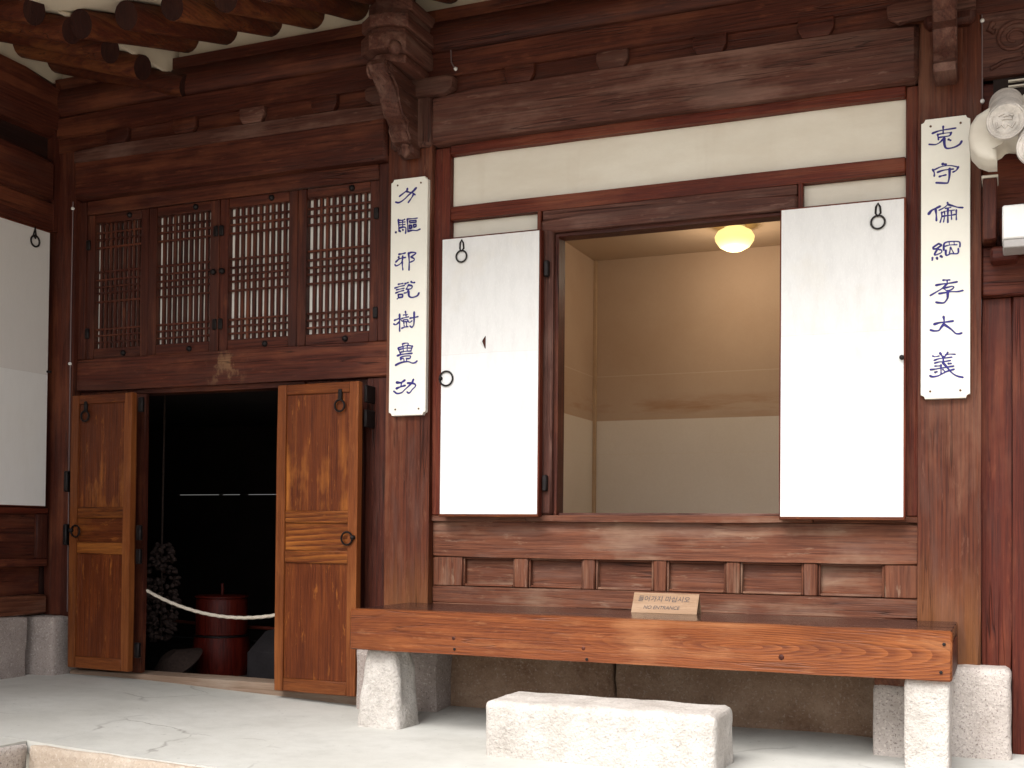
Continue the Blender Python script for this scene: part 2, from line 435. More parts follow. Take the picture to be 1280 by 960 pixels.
# ------------------------------------------------------------------ mesh helpers
class MB:
    def __init__(self):
        self.bm = bmesh.new()

    def box(self, x0, x1, y0, y1, z0, z1, bev=.004, jit=0.0, seg=None, seed=None):
        """A timber or slab: cut along its longest side, its arrises uneven by jit and eased by bev."""
        bm = self.bm
        lo, d = Vector((x0, y0, z0)), Vector((x1 - x0, y1 - y0, z1 - z0))
        ax = max(range(3), key=lambda i: d[i])
        n = seg or (max(1, min(14, int(d[ax] / .22))) if jit else 1)
        o1, o2 = [(1, 2), (2, 0), (0, 1)][ax]
        s = Vector((random.random() * 99, random.random() * 99, random.random() * 99))
        rings = []
        for i in range(n + 1):
            ring = []
            for a, c in ((0, 0), (1, 0), (1, 1), (0, 1)):
                p = Vector(lo)
                p[ax] += d[ax] * i / n
                p[o1] += d[o1] * a
                p[o2] += d[o2] * c
                if jit:
                    q = noise.noise_vector(p * 3.0 + s) * jit
                    q[ax] = 0
                    p += q
                ring.append(bm.verts.new(p))
            rings.append(ring)
        fs = []
        for i in range(n):
            for k in range(4):
                fs.append(bm.faces.new((rings[i][k], rings[i][(k + 1) % 4], rings[i + 1][(k + 1) % 4], rings[i + 1][k])))
        fs.append(bm.faces.new(rings[0][::-1]))
        fs.append(bm.faces.new(rings[n]))
        if bev:
            es = set()
            for i in range(n):
                for k in range(4):
                    es.add(bm.edges.get((rings[i][k], rings[i + 1][k])))
            for r in (rings[0], rings[n]):
                for k in range(4):
                    es.add(bm.edges.get((r[k], r[(k + 1) % 4])))
            bmesh.ops.bevel(bm, geom=list(es), offset=min(bev, .3 * min(d)), segments=1, affect='EDGES', profile=.5)
        return self

    def rock(self, x0, x1, y0, y1, z0, z1, rnd=.03, amp=.008, n=9, freq=9.0, taper=(1, 1)):
        """A dressed block: rounded box with an uneven skin."""
        bm = self.bm
        c = Vector(((x0 + x1) / 2, (y0 + y1) / 2, (z0 + z1) / 2))
        h = Vector(((x1 - x0) / 2, (y1 - y0) / 2, (z1 - z0) / 2))
        s = Vector((random.random() * 50, random.random() * 50, random.random() * 50))
        tmp = bmesh.new()
        bmesh.ops.create_cube(tmp, size=2)
        bmesh.ops.subdivide_edges(tmp, edges=tmp.edges[:], cuts=n, use_grid_fill=True)
        mp = {}
        for v in tmp.verts:
            p = Vector(v.co)
            # pull grid lines towards the arrises so that they round cleanly
            p = Vector([math.copysign(abs(t) ** .75, t) for t in p])
            q = Vector((p.x * h.x, p.y * h.y, p.z * h.z))
            inner = Vector((max(h.x - rnd, 0), max(h.y - rnd, 0), max(h.z - rnd, 0)))
            k = Vector([max(-inner[i], min(inner[i], q[i])) for i in range(3)])
            dlt = q - k
            if dlt.length > 1e-9:
                q = k + dlt.normalized() * min(dlt.length, rnd) if dlt.length > rnd else q
            t = (q.z + h.z) / (2 * h.z)
            q.x *= 1 + (taper[0] - 1) * t
            q.y *= 1 + (taper[1] - 1) * t
            w = q + c
            q += noise.noise_vector(w * freq + s) * amp + noise.noise_vector(w * freq * 3.3 + s) * amp * .35
            mp[v] = bm.verts.new(q + c)
        for f in tmp.faces:
            bm.faces.new([mp[v] for v in f.verts])
        tmp.free()
        return self

    def tube(self, pts, rad, n=8, closed=False, cap=True):
        bm = self.bm
        pts = [Vector(p) for p in pts]
        N_ = len(pts)
        rings = []
        ref = None
        for i in range(N_):
            if closed:
                t = pts[(i + 1) % N_] - pts[i - 1]
            else:
                t = pts[min(i + 1, N_ - 1)] - pts[max(i - 1, 0)]
            t.normalize()
            if ref is None:
                ref = Vector((0, 0, 1)) if abs(t.z) < .9 else Vector((1, 0, 0))
            a = (ref - t * ref.dot(t)).normalized()
            ref = a
            bb = t.cross(a)
            r = rad[i] if isinstance(rad, (list, tuple)) else rad
            rings.append([bm.verts.new(pts[i] + (a * math.cos(2 * math.pi * k / n) + bb * math.sin(2 * math.pi * k / n)) * r) for k in range(n)])
        for i in range(N_ if closed else N_ - 1):
            A, B = rings[i], rings[(i + 1) % N_]
            for k in range(n):
                bm.faces.new((A[k], A[(k + 1) % n], B[(k + 1) % n], B[k]))
        if cap and not closed:
            bm.faces.new(rings[0][::-1])
            bm.faces.new(rings[-1])
        return self

    def ring(self, c, R, r, axis='y', n=24):
        pts = []
        for k in range(n):
            a = 2 * math.pi * k / n
            if axis == 'y':
                pts.append((c[0] + R * math.cos(a), c[1], c[2] + R * math.sin(a)))
            elif axis == 'x':
                pts.append((c[0], c[1] + R * math.cos(a), c[2] + R * math.sin(a)))
            else:
                pts.append((c[0] + R * math.cos(a), c[1] + R * math.sin(a), c[2]))
        return self.tube(pts, r, 6, True)

    def lathe(self, c, prof, n=28, axis='z', tilt=None):
        """prof: (radius, height) pairs turned about an axis through c."""
        bm = self.bm
        rows = []
        for r, h in prof:
            row = []
            for k in range(n):
                a = 2 * math.pi * k / n
                p = Vector((r * math.cos(a), r * math.sin(a), h))
                if axis == 'y':
                    p = Vector((p.x, p.z, p.y))
                elif axis == 'x':
                    p = Vector((p.z, p.x, p.y))
                if tilt is not None:
                    p = tilt @ p
                row.append(bm.verts.new(p + Vector(c)))
            rows.append(row)
        for i in range(len(rows) - 1):
            for k in range(n):
                bm.faces.new((rows[i][k], rows[i][(k + 1) % n], rows[i + 1][(k + 1) % n], rows[i + 1][k]))
        bm.faces.new(rows[0][::-1])
        bm.faces.new(rows[-1])
        return self

    def prism(self, prof, a0, a1, axis='x', bev=0.0):
        """Extrude a closed outline. axis x: outline in (y,z); axis y: outline in (x,z); axis z: (x,y)."""
        bm = self.bm
        def P(u, v, a):
            return {'x': (a, u, v), 'y': (u, a, v), 'z': (u, v, a)}[axis]
        A = [bm.verts.new(P(u, v, a0)) for u, v in prof]
        B = [bm.verts.new(P(u, v, a1)) for u, v in prof]
        n = len(prof)
        fs = [bm.faces.new(A[::-1]), bm.faces.new(B)]
        for k in range(n):
            fs.append(bm.faces.new((A[k], A[(k + 1) % n], B[(k + 1) % n], B[k])))
        if bev:
            es = [bm.edges.get((A[k], A[(k + 1) % n])) for k in range(n)] + [bm.edges.get((B[k], B[(k + 1) % n])) for k in range(n)]
            bmesh.ops.bevel(bm, geom=es, offset=bev, segments=2, affect='EDGES', profile=.5)
        return self

    def xform(self, mat):
        bmesh.ops.transform(self.bm, matrix=mat, verts=self.bm.verts[:])
        return self

ROOT = {}
def origin_of(o):
    while o is not None and o.parent is not None:
        o = o.parent
    return ROOT.get(o.name, Vector((0, 0, 0))) if o is not None else Vector((0, 0, 0))

def thing(name, loc, label, cat, group=None):
    o = bpy.data.objects.new(name, None)
    o.empty_display_size = .1
    C.objects.link(o)
    o.location = loc
    ROOT[o.name] = Vector(loc)
    o['label'] = label
    o['category'] = cat
    if group:
        o['group'] = group
    return o

def obj(name, mb, mat, parent=None, smooth=None, loc=None, ends=False):
    me = bpy.data.meshes.new(name)
    bm = mb.bm
    bmesh.ops.recalc_face_normals(bm, faces=bm.faces[:])
    off = origin_of(parent) if parent is not None else Vector(loc or (0, 0, 0))
    if off.length:
        bmesh.ops.translate(bm, vec=-off, verts=bm.verts[:])
    bm.to_mesh(me)
    bm.free()
    if smooth is not None:
        me.polygons.foreach_set('use_smooth', [True] * len(me.polygons))
        me.set_sharp_from_angle(angle=math.radians(smooth))
    me.materials.append(mat)
    if ends:                                   # sawn ends show darker end grain
        me.materials.append(wood('endgrain', 'z'))
        for p in me.polygons:
            if len(p.vertices) > 8:
                p.material_index = 1
    o = bpy.data.objects.new(name, me)
    C.objects.link(o)
    if parent is not None:
        o.parent = parent
    else:
        o.location = off
    return o

def solo(name, mb, mat, loc, label, cat, group=None, smooth=None):
    o = obj(name, mb, mat, None, smooth, loc)
    ROOT[o.name] = Vector(loc)
    o['label'] = label
    o['category'] = cat
    if group:
        o['group'] = group
    return o

def struct(name, mb, mat, smooth=None):
    o = obj(name, mb, mat, None, smooth)
    o['kind'] = 'structure'
    return o

def bar(name, x0, x1, y0, y1, z0, z1, tone, axis, parent, bev=.005, jit=.003, smooth=40):
    return obj(name, MB().box(x0, x1, y0, y1, z0, z1, bev, jit), wood(tone, axis), parent, smooth)

def sstep(a, b_, x):
    t = max(0.0, min(1.0, (x - a) / (b_ - a)))
    return t * t * (3 - 2 * t)

def gz(x, y):
    """Height of the cement apron: a little higher towards the corner of the two wings."""
    return .062 * sstep(2.4, 4.7, -x) + .03 * sstep(-.28, .02, y) * sstep(-.3, -.6, x) * (1 - sstep(2.5, 2.8, -x)) + .006 * noise.noise(Vector((x * 1.3, y * 1.3, 3.1)))
# brush strokes, 0.1 mm units from a board's top left corner: points, then the stroke width
GLYPHS_A = [
  '891,512 847,608 669,717 463,839/89|838,633 991,691 1134,723 1316,852/77|1364,528 1198,671 975,816 790,966 603,1082 414,1139 260,1098/89|1221,825 1131,967 948,1185/85',
  '418,1968 446,2309 462,2531/85|418,1993 648,2015 770,1976/65|460,2116 783,2108/58|463,2226 786,2231/58|648,2015 667,2364/65|457,2378 657,2354 819,2386 833,2548 817,2665/81|291,2566 305,2577/100|519,2527 539,2555/85|670,2482 689,2501/89|912,1982 1177,1990 1451,1991/62|912,1982 930,2287 957,2576/77|957,2585 1193,2556 1420,2585 1606,2535/77|1029,2085 1050,2180 1390,2179 1387,2094 1029,2085/54|1025,2296 1049,2467 1161,2427 1148,2316 1025,2296/73|1251,2283 1274,2420 1395,2381 1383,2288 1251,2283/62',
  '473,3648 635,3637 814,3610/85|458,3782 468,3825/96|302,4006 470,3885 659,3841 830,3830/77|676,3758 662,3934 608,4065 477,4156 316,4194 257,4121/77|655,4018 671,4256 694,4418/77|995,3633 1034,4016 1027,4453/89|995,3650 1165,3614 1373,3649 1356,3706 1133,3830/81|1133,3830 1305,3937 1279,4019 1102,4080/73',
  '453,5097 709,5074/73|267,5269 523,5212 788,5181/69|355,5360 773,5311/66|321,5510 548,5450 756,5415/73|457,5596 480,5750 698,5731 695,5604 457,5596/69|480,5750 405,5804/66|824,5099 993,5053/85|1153,5031 1239,5080 1343,5079/85|1015,5173 888,5374/77|1015,5173 1206,5237 1171,5344 1021,5383 888,5357/77|1021,5392 930,5528 779,5551/73|1023,5485 1048,5705 1164,5781 1333,5776 1501,5720 1582,5600/93',
  '541,6565 551,6929 553,7368/89|271,6827 508,6758/81|531,6928 344,7043 228,7002/85|565,6761 663,6885/62|860,6443 895,6664/73|751,6604 978,6594/54|660,6767 830,6736 1038,6707/62|721,6906 776,6842 985,6838 987,6922 740,6924/62|780,6977 803,7147/58|922,6969 936,7155/58|673,7240 824,7190 1013,7176/65|986,6905 1102,6980 1223,6912/65|1115,6779 1341,6760 1547,6731/69|1334,6507 1335,6893 1313,7110 1222,7222 1116,7157/81',
  '713,7999 864,7966 1016,7982 1009,8074/69|713,7999 755,8145/62|480,8181 735,8119 980,8081 1256,8130/65|490,8198 612,8474/81|1256,8130 1177,8369/73|587,8254 851,8209 1192,8219/62|629,8391 855,8361 1177,8360/65|755,8145 771,8381/58|981,8090 978,8359/58|452,8551 651,8502 935,8482 1246,8473/81|638,8745 635,8644 862,8588 1155,8603 1120,8710 960,8719/73|656,8712 789,8702 822,8855/62|950,8710 954,8862/65|360,9002 604,8904 831,8864 1058,8867 1268,8944 1418,8926 1520,8856/81',
  '429,9841 658,9851 863,9750/112|677,9868 663,10036/85|418,10127 625,10060 889,10003/100|1019,9891 1265,9909 1417,9966 1438,10067 1273,10211 1163,10341 1070,10371 993,10318/85|1326,9736 1245,9892 1042,10068 857,10212 709,10332 463,10373 269,10256/85',
]
GLYPHS_B = [
  '835,359 835,654/66|432,589 659,526 941,501 1307,487/69|630,659 659,875/69|644,661 871,643 1054,644 1138,647/51|1138,647 1082,760 885,781 687,787/66|856,853 715,987 545,1058 303,1021/66|878,841 885,1084 941,1242 1082,1274 1292,1239 1460,1153 1530,1042/86|1040,914 1117,961/77',
  '821,1876 941,1905/100|446,2060 502,2196 502,2332/69|517,2068 771,1976 1081,1966 1404,2063/51|1404,2063 1334,2183 1208,2244/71|630,2187 828,2134 1053,2121 1222,2125/66|1081,2094 1074,2380 1025,2631 940,2660 573,2605/80|701,2369 800,2350 941,2328/71',
  '296,3832 403,3706 559,3638 722,3572/94|559,3691 580,3905 587,4133/80|1003,3449 1010,3525 884,3633 686,3727/60|1039,3536 1221,3607 1389,3676 1577,3710/71|926,3675 1130,3650/49|785,3819 785,3986 728,4222/57|799,3836 884,3799 1053,3786 1263,3776/46|799,3987 968,3973 1165,3970 1333,3948/63|884,3799 898,3966 855,4219/49|1017,3692 1017,4249/74|1144,3810 1158,4142/51|1333,3783 1333,4174/57',
  '672,5070 459,5202 473,5264 587,5274 770,5154 770,5124 672,5070/60|657,5235 516,5509 770,5440 770,5335 686,5313/66|438,5624 431,5714/74|608,5638 622,5684/86|756,5582 799,5616/91|862,5343 876,5103 996,5031 1220,5028 1430,5061 1472,5140 1465,5267/66|911,5196 1108,5161 1360,5175/49|1066,5044 1080,5166/37|1248,5045 1262,5167/37|939,5364 960,5562 1136,5516 1388,5523 1409,5330/68|1122,5260 1080,5482/57|1122,5260 1234,5495/49',
  '841,6552 967,6554 1093,6563/66|995,6578 995,6699/63|579,6736 798,6707 1079,6690 1366,6659/77|995,6699 826,6867 601,7001 360,7135/71|883,6871 1023,6851 1163,6824 1247,6860 1163,6951 1023,7001/63|854,6884 967,6982/48|692,7083 911,7061 1135,7039 1387,7050 1582,7019/68|1016,7001 1016,7211 995,7315 882,7457 713,7453 579,7422/86',
  '861,8020 882,8179 861,8313/77|515,8299 713,8251 967,8237 1219,8215/88|875,8314 770,8442 685,8558 515,8570 367,8524/86|875,8329 1009,8427 1163,8556 1316,8715 1442,8737 1539,8713/83',
  '734,9474 854,9668/85|1022,9459 882,9669/63|452,9572 543,9607 699,9585/57|938,9552 1078,9529 1302,9548/57|515,9749 685,9697 882,9684 1176,9654/60|529,9862 699,9825 882,9819 1120,9786/63|854,9623 854,9848/80|839,9862 994,10049 1162,10267 1357,10410 1587,10480/77|543,9983 769,9986/57|769,9949 769,10324/63|374,10118 558,10104 882,10059 1246,10016/68|550,10232 614,10212/77|359,10366 458,10408 656,10379 853,10283 994,10214 1260,10144/71|839,10132 910,10210/51|1050,9910 1148,9907/74',
]

# ------------------------------------------------------------------ the setting: courtyard, apron, room floors
mb = MB()
S = 400.0
vs = [mb.bm.verts.new(p) for p in ((-S, -S, -.55), (S, -S, -.55), (S, S, -.55), (-S, S, -.55))]
mb.bm.faces.new(vs)
struct('courtyard_ground', mb, M['sand'])

def sheet(x0, x1, y0, y1, nx, ny, depth):
    mb = MB()
    bm = mb.bm
    g = [[bm.verts.new((x0 + (x1 - x0) * i / nx, y0 + (y1 - y0) * j / ny, gz(x0 + (x1 - x0) * i / nx, y0 + (y1 - y0) * j / ny))) for i in range(nx + 1)] for j in range(ny + 1)]
    for j in range(ny):
        for i in range(nx):
            bm.faces.new((g[j][i], g[j][i + 1], g[j + 1][i + 1], g[j + 1][i]))
    rim = g[0] + [g[j][nx] for j in range(1, ny + 1)] + g[ny][nx - 1::-1] + [g[j][0] for j in range(ny - 1, 0, -1)]
    low = [bm.verts.new((v.co.x, v.co.y, -depth)) for v in rim]
    for k in range(len(rim)):
        bm.faces.new((rim[k], low[k], low[(k + 1) % len(rim)], rim[(k + 1) % len(rim)]))
    return mb

apron = struct('cement_apron', sheet(-4.9, 2.4, -1.505, .10, 90, 28, .02), M['cement'], 60)
apron2 = struct('cement_path', sheet(-4.9, -3.512, -5.6, -1.5095, 16, 50, .02), M['cement'], 60)
# kerb stones: the long dressed blocks along the front of the apron and down the side wing
def kerb(x0, x1, y0, y1, mat, parent):
    mb = MB().rock(x0, x1, y0, y1, -.56, 0, .016, .006, 14, 7)
    for v in mb.bm.verts:
        v.co.z += (gz(v.co.x, v.co.y) - .006) * max(0, min(1, (v.co.z + .5) / .4))
    return obj('kerb_stone', mb, M[mat], parent, 60)
xs = [-3.488, -2.15, -.72, .78, 2.40]
for a, c in zip(xs, xs[1:]):
    kerb(a + .004, c - .004, -1.53, -1.296, 'granite_tan', apron)
ys = [-5.6, -4.25, -2.95, -1.512]
for a, c in zip(ys, ys[1:]):
    kerb(-3.75, -3.494, a + .004, c - .004, 'granite', apron2)

# ------------------------------------------------------------------ the house
house = thing('timber_house', (-2.6, .2, 0), 'old dark timber house with white plaster band, lattice windows and open shutters', 'house')

PIL = [(-2.777, -2.540), (-.331, -.094)]
bar('pillar', -4.925, -4.735, 0, .24, .37, 2.97, 'stain', 'z', house, .012, .004)
bar('pillar', PIL[0][0], PIL[0][1], 0, .24, .29, 3.0, 'pillar', 'z', house, .012, .004)
bar('pillar', PIL[1][0], PIL[1][1], 0, .24, .335, 3.0, 'pillar', 'z', house, .012, .004)

# right bay, from the bottom up
sl = [(-2.50, -1.630), (-1.624, -.34)]
for a, c in sl:
    obj('footing_slab', MB().rock(a, c, .05, .28, -.1, .46, .02, .016, 20, 5), M['footing'], house, 60)
bar('sill_beam', -2.54, -.331, .03, .20, .40, .517, 'worn', 'x', house, .01, .004)

wains = bar('wainscot', -2.54, -.331, .096, .13, .517, .93, 'worn', 'x', house, .002, 0)
px = [(-2.383, -2.117), (-2.046, -1.778), (-1.718, -1.447), (-1.386, -1.122), (-1.060, -.792), (-.732, -.465)]
bar('rail', -2.54, -.331, .044, .097, .5175, .598, 'worn', 'x', wains, .006, .003)
bar('rail', -2.54, -.331, .044, .097, .738, .905, 'worn', 'x', wains, .006, .003)
edges = [-2.54] + [e for p in px for e in p] + [-.331]
for i in range(0, len(edges), 2):
    bar('stile', edges[i] + .001, edges[i + 1] - .001, .048, .097, .599, .737, 'worn', 'z', wains, .005, .002)
for a, c in px:
    bar('panel', a + .003, c - .003, .086, .0955, .602, .734, 'worn', 'x', wains, .002, .001)
    for u in (a, c - .009):
        bar('bead', u, u + .009, .060, .0955, .6005, .7365, 'worn', 'z', wains, .003, .0005)
    bar('bead', a + .0095, c - .0095, .060, .0955, .728, .7365, 'worn', 'x', wains, .003, .0005)
    bar('bead', a + .0095, c - .0095, .056, .0955, .6005, .611, 'worn', 'x', wains, .005, .001)

# window frame with its sill; the wall beside it is plaster
bar('window_sill', -2.05, -.75, .015, .13, .9055, .936, 'worn', 'x', house, .006, .002)
bar('sill_rail', -2.54, -2.0505, .03, .12, .9055, .934, 'worn', 'x', house, .004, .002)
bar('sill_rail', -.7495, -.331, .03, .12, .9055, .934, 'worn', 'x', house, .004, .002)
wf = bar('window_frame', -1.981, -1.918, .012, .13, .9365, 2.30, 'beam', 'z', house, .012, .002)
bar('jamb', -.888, -.818, .012, .13, .9365, 2.30, 'beam', 'z', wf, .012, .002)
bar('header', -1.983, -.816, .010, .13, 2.236, 2.3005, 'beam', 'x', wf, .012, .002)
bar('bead', -1.9178, -1.900, .035, .12, .9365, 2.235, 'stain', 'z', wf, .003, .001)
bar('bead', -1.9178, -.888, .035, .12, 2.218, 2.2355, 'stain', 'x', wf, .003, .001)
bar('track', -1.90, -.888, .055, .075, .9362, .9475, 'beam', 'x', wf, .002, .001)
bar('track', -1.90, -.888, .092, .112, .9362, .9475, 'beam', 'x', wf, .002, .001)
bar('stud', -2.54, -2.454, .028, .13, .9345, 2.70, 'trim', 'z', house, .005, .002)
bar('stud', -.381, -.331, .028, .13, .9345, 2.70, 'trim', 'z', house, .005, .002)
obj('plaster_panel', MB().box(-2.4535, -1.982, .062, .12, .935, 2.344, .004, .003), M['plaster'], house, 40)
obj('plaster_panel', MB().box(-.817, -.3815, .062, .12, .935, 2.344, .004, .003), M['plaster'], house, 40)
bar('stile', -2.003, -1.9835, .020, .062, .9365, 2.3445, 'trim', 'z', house, .003, .001)
bar('stile', -.8155, -.795, .020, .062, .9365, 2.3445, 'trim', 'z', house, .003, .001)
bar('wall_rail', -2.4535, -.3815, .024, .13, 2.345, 2.411, 'trim', 'x', house, .006, .002)
bar('frame_filler', -1.98, -.819, .030, .12, 2.3008, 2.3447, 'beam', 'x', house, .003, .001)
obj('plaster_band', MB().box(-2.4535, -.3815, .056, .12, 2.412, 2.658, .003, .004), M['plaster'], house, 40)
bar('trim_strip', -2.4535, -.3815, .018, .13, 2.6585, 2.703, 'trim', 'x', house, .005, .002)

# great tie beams, bearing blocks, purlin
bar('tie_beam', -2.541, -.330, -.028, .20, 2.704, 2.938, 'beam', 'x', house, .018, .003)
bar('tie_beam', -4.736, -2.776, -.028, .20, 2.665, 2.932, 'stain', 'x', house, .018, .003)
bar('tie_beam_top', -4.735, -2.777, -.034, .1, 2.862, 2.9345, 'beam', 'x', house, .010, .003)
bar('frieze_board', -4.9, 2.3, -.004, .12, 2.94, 3.36, 'stain', 'x', house, .003, .002)
blk = [-4.43, -3.985, -3.56, -3.13, -2.08, -1.63, -1.187, -.737]
for x in blk:
    prof = [(x - .055, 2.9385), (x + .055, 2.9385), (x + .074, 2.972), (x + .074, 3.018), (x - .074, 3.018), (x - .074, 2.972)]
    obj('bearing_block', MB().prism(prof, -.034, .0, 'y', .005), wood('beam' if x in (-1.63, -3.56) else 'stain', 'x'), house, 40)
bar('purlin_support', -4.9, 2.3, -.026, .046, 3.0185, 3.135, 'stain', 'x', house, .012, .004)
mbp = MB()
for a, c in ((-4.93, -2.66), (-2.66, 2.3)):
    n = 14
    mbp = MB()
    mbp.tube([(a + (c - a) * i / n, .075 + .004 * noise.noise(Vector((a + i * .5, 1, 2))), 3.222 + .005 * noise.noise(Vector((a + i * .5, 7, 2)))) for i in range(n + 1)], .112, 18)
    obj('purlin', mbp, wood('stain', 'x'), house, 50)

# carved brackets under the beam ends on the two pillars
def bracket(cx, reach, zsh, tone):
    br = obj('bracket', MB().box(cx - .115, cx + .115, -.035, .10, 2.70 + zsh, 2.99 + zsh, .02, .003), wood(tone, 'z'), house, 40)
    k = reach
    tongue = [(.0, 2.655), (-.03 * k, 2.645), (-.075 * k, 2.66), (-.078 * k, 2.695), (-.125 * k, 2.70), (-.158 * k, 2.735), (-.15 * k, 2.775),
              (-.205 * k, 2.795), (-.24 * k, 2.845), (-.255 * k, 2.895), (-.295 * k, 2.93), (-.35 * k, 2.945), (-.37 * k, 2.98), (-.36 * k, 3.005), (-.30 * k, 3.01),
              (-.20 * k, 2.995), (.0, 2.99)]
    obj('carved_tongue', MB().prism([(y, z + zsh) for y, z in tongue], cx - .044, cx + .044, 'x', .010), wood(tone, 'y'), br, 35)
    # raised line following the tongue's belly, and a curl at its tip
    line = [Vector((cx, y, z + zsh)) for y, z in tongue[4:13]]
    for s in (-1, 1):
        obj('carved_line', MB().tube([p + Vector((s * .045, .012, .012)) for p in line], .0075, 6), wood(tone, 'y'), br, 60)
        sp = []
        for i in range(22):
            a = i / 21 * 3.6 * math.pi
            r = .040 * (1 - i / 26)
            sp.append((cx + s * .045, -.335 * k + r * math.cos(a), 2.962 + zsh + r * math.sin(a)))
        obj('carved_curl', MB().tube(sp, .0065, 6), wood(tone, 'y'), br, 60)
    # little carved lotus under the tongue
    obj('carved_bud', MB().lathe((cx, -.075 * k, 2.69 + zsh), [(.004, -.05), (.020, -.035), (.026, -.015), (.018, .0), (.030, .012), (.034, .03), (.010, .045)], 12), wood(tone, 'z'), br, 50)
    # cross arm lying along the wall
    arm = [(-.24, 3.005), (-.235, 2.955), (-.19, 2.925), (-.13, 2.93), (.13, 2.93), (.19, 2.925), (.235, 2.955), (.24, 3.005), (.2, 3.018), (-.2, 3.018)]
    obj('cross_arm', MB().prism([(cx + u, v + zsh) for u, v in arm], -.062, .04, 'y', .012), wood(tone, 'x'), br, 40)
    # beam end, five-sided and stepped into layers
    for i, (w, y1, z0, z1) in enumerate(((.095, -.30, 3.012, 3.055), (.118, -.355, 3.056, 3.135), (.104, -.335, 3.136, 3.165), (.122, -.345, 3.166, 3.225), (.105, -.31, 3.226, 3.262), (.115, -.29, 3.263, 3.32))):
        y1 *= k
        c = w * .62
        prof = [(cx - w, .08), (cx - w, y1 + c * .75), (cx - w + c, y1), (cx + w - c, y1), (cx + w, y1 + c * .75), (cx + w, .08)]
        obj('beam_end_layer', MB().prism(prof, z0 + zsh, z1 + zsh, 'z', .008), wood(tone, 'y'), br, 30)
    obj('end_boss', MB().lathe((cx + .075, -.325 * k, 3.06 + zsh), [(.002, -.028), (.026, -.02), (.034, 0), (.026, .02), (.002, .028)], 14, 'y'), wood(tone, 'y'), br, 60)
    return br
bracket(-2.645, 1.0, 0.0, 'beam')
# the right pillar's bracket: a narrower tongue end
br = obj('bracket', MB().box(-.31, -.115, -.05, .10, 2.90, 3.02, .02, .003), wood('stain', 'z'), house, 40)
tg = [(.0, 2.672), (-.10, 2.664), (-.165, 2.672), (-.178, 2.70), (-.135, 2.726), (-.118, 2.765), (-.15, 2.79), (-.19, 2.83), (-.16, 2.87), (-.175, 2.91), (-.235, 2.95), (-.28, 3.0), (-.30, 3.06), (0, 3.06)]
obj('carved_tongue', MB().prism(tg, -.268, -.182, 'x', .010), wood('beam', 'y'), br, 35)
obj('carved_line', MB().tube([(-.186, y + .012, z) for y, z in tg[3:13]], .007, 6), wood('beam', 'y'), br, 60)
arm = [(-.24, 3.005), (-.235, 2.955), (-.19, 2.925), (-.13, 2.945), (.10, 2.945), (.10, 3.018), (-.2, 3.018)]
obj('cross_arm', MB().prism([(-.2125 + u, v) for u, v in arm], -.062, -.036, 'y', .008), wood('beam', 'x'), br, 40)

# left bay: doorway below, four lattice windows above
bar('door_lintel', -4.736, -2.776, .020, .16, 1.612, 1.786, 'lintel', 'x', house, .008, .004)
bar('door_head', -4.33, -3.27, .045, .15, 1.585, 1.6115, 'stain', 'x', house, .004, .002)
bar('door_post', -4.335, -4.262, .030, .062, .085, 1.5845, 'stain', 'z', house, .006, .003)
bar('door_post', -3.352, -3.27, .030, .062, .060, 1.5845, 'stain', 'z', house, .006, .003)
obj('threshold', MB().box(-4.736, -2.776, .0, .14, -.02, .085, .012, .004), wood('sillwood', 'x'), house, 40)
wl_ = [(-4.735, -4.54), (-4.5385, -4.3355), (-3.2695, -3.06), (-3.0585, -2.905)]
for a, c in wl_:
    bar('wall_board', a, c, .06, .12, .0855, 1.6115, 'stain', 'z', house, .004, .002)
bar('wall_board', -2.904, -2.776, .035, .12, .0855, 1.6115, 'stain', 'z', house, .004, .002)
bar('stud', -4.735, -4.740 + .055, .028, .12, 1.787, 2.664, 'stain', 'z', house, .005, .002)
bar('stud', -2.845, -2.777, .028, .12, 1.787, 2.664, 'stain', 'z', house, .005, .002)
bar('window_head', -4.684, -2.846, .026, .13, 2.588, 2.6645, 'stain', 'x', house, .006, .003)

def lattice(x0, x1):
    z0, z1 = 1.788, 2.586
    w, t = .052, .05
    fr = bar('lattice_window', x0, x0 + w, .036, .085, z0, z1, 'stain', 'z', house, .004, .001)
    bar('stile', x1 - w, x1, .036, .085, z0, z1, 'stain', 'z', fr, .004, .001)
    bar('rail', x0 + w + .0005, x1 - w - .0005, .037, .084, z0, z0 + t + .008, 'stain', 'x', fr, .004, .001)
    bar('rail', x0 + w + .0005, x1 - w - .0005, .037, .084, z1 - t, z1, 'stain', 'x', fr, .004, .001)
    a, c = x0 + w, x1 - w
    bz, tz = z0 + t + .008, z1 - t
    pitch_ = (c - a) / 10
    vb = MB().box(a + pitch_ * 1 - .0076, a + pitch_ * 1 + .0076, .052, .0705, bz, tz, .001)
    v0 = obj('lattice_bar', vb, wood('stain', 'z'), fr)
    for k in range(2, 10):
        o = v0.copy()
        C.objects.link(o)
        o.parent = fr
        o.location = (pitch_ * (k - 1), 0, 0)
    fr_ = (.07, .125, .19, .385, .45, .505, .555, .625, .845, .895, .95)
    h0 = None
    for q in fr_:
        z = tz - (tz - bz) * q
        if h0 is None:
            h0 = obj('lattice_bar', MB().box(a, c, .0505, .0725, z - .0048, z + .0048, .001), wood('stain', 'x'), fr)
            zb = z
        else:
            o = h0.copy()
            C.objects.link(o)
            o.parent = fr
            o.location = (0, 0, z - zb)
    obj('window_paper', MB().box(a, c, .0735, .0765, bz, tz, 0), M['lattice_paper'], fr)
    # iron strap hinges and pulls
    return fr
LX = [(-4.684, -4.262), (-4.2605, -3.806), (-3.7945, -3.319), (-3.3175, -2.846)]
LT = [lattice(*p) for p in LX]
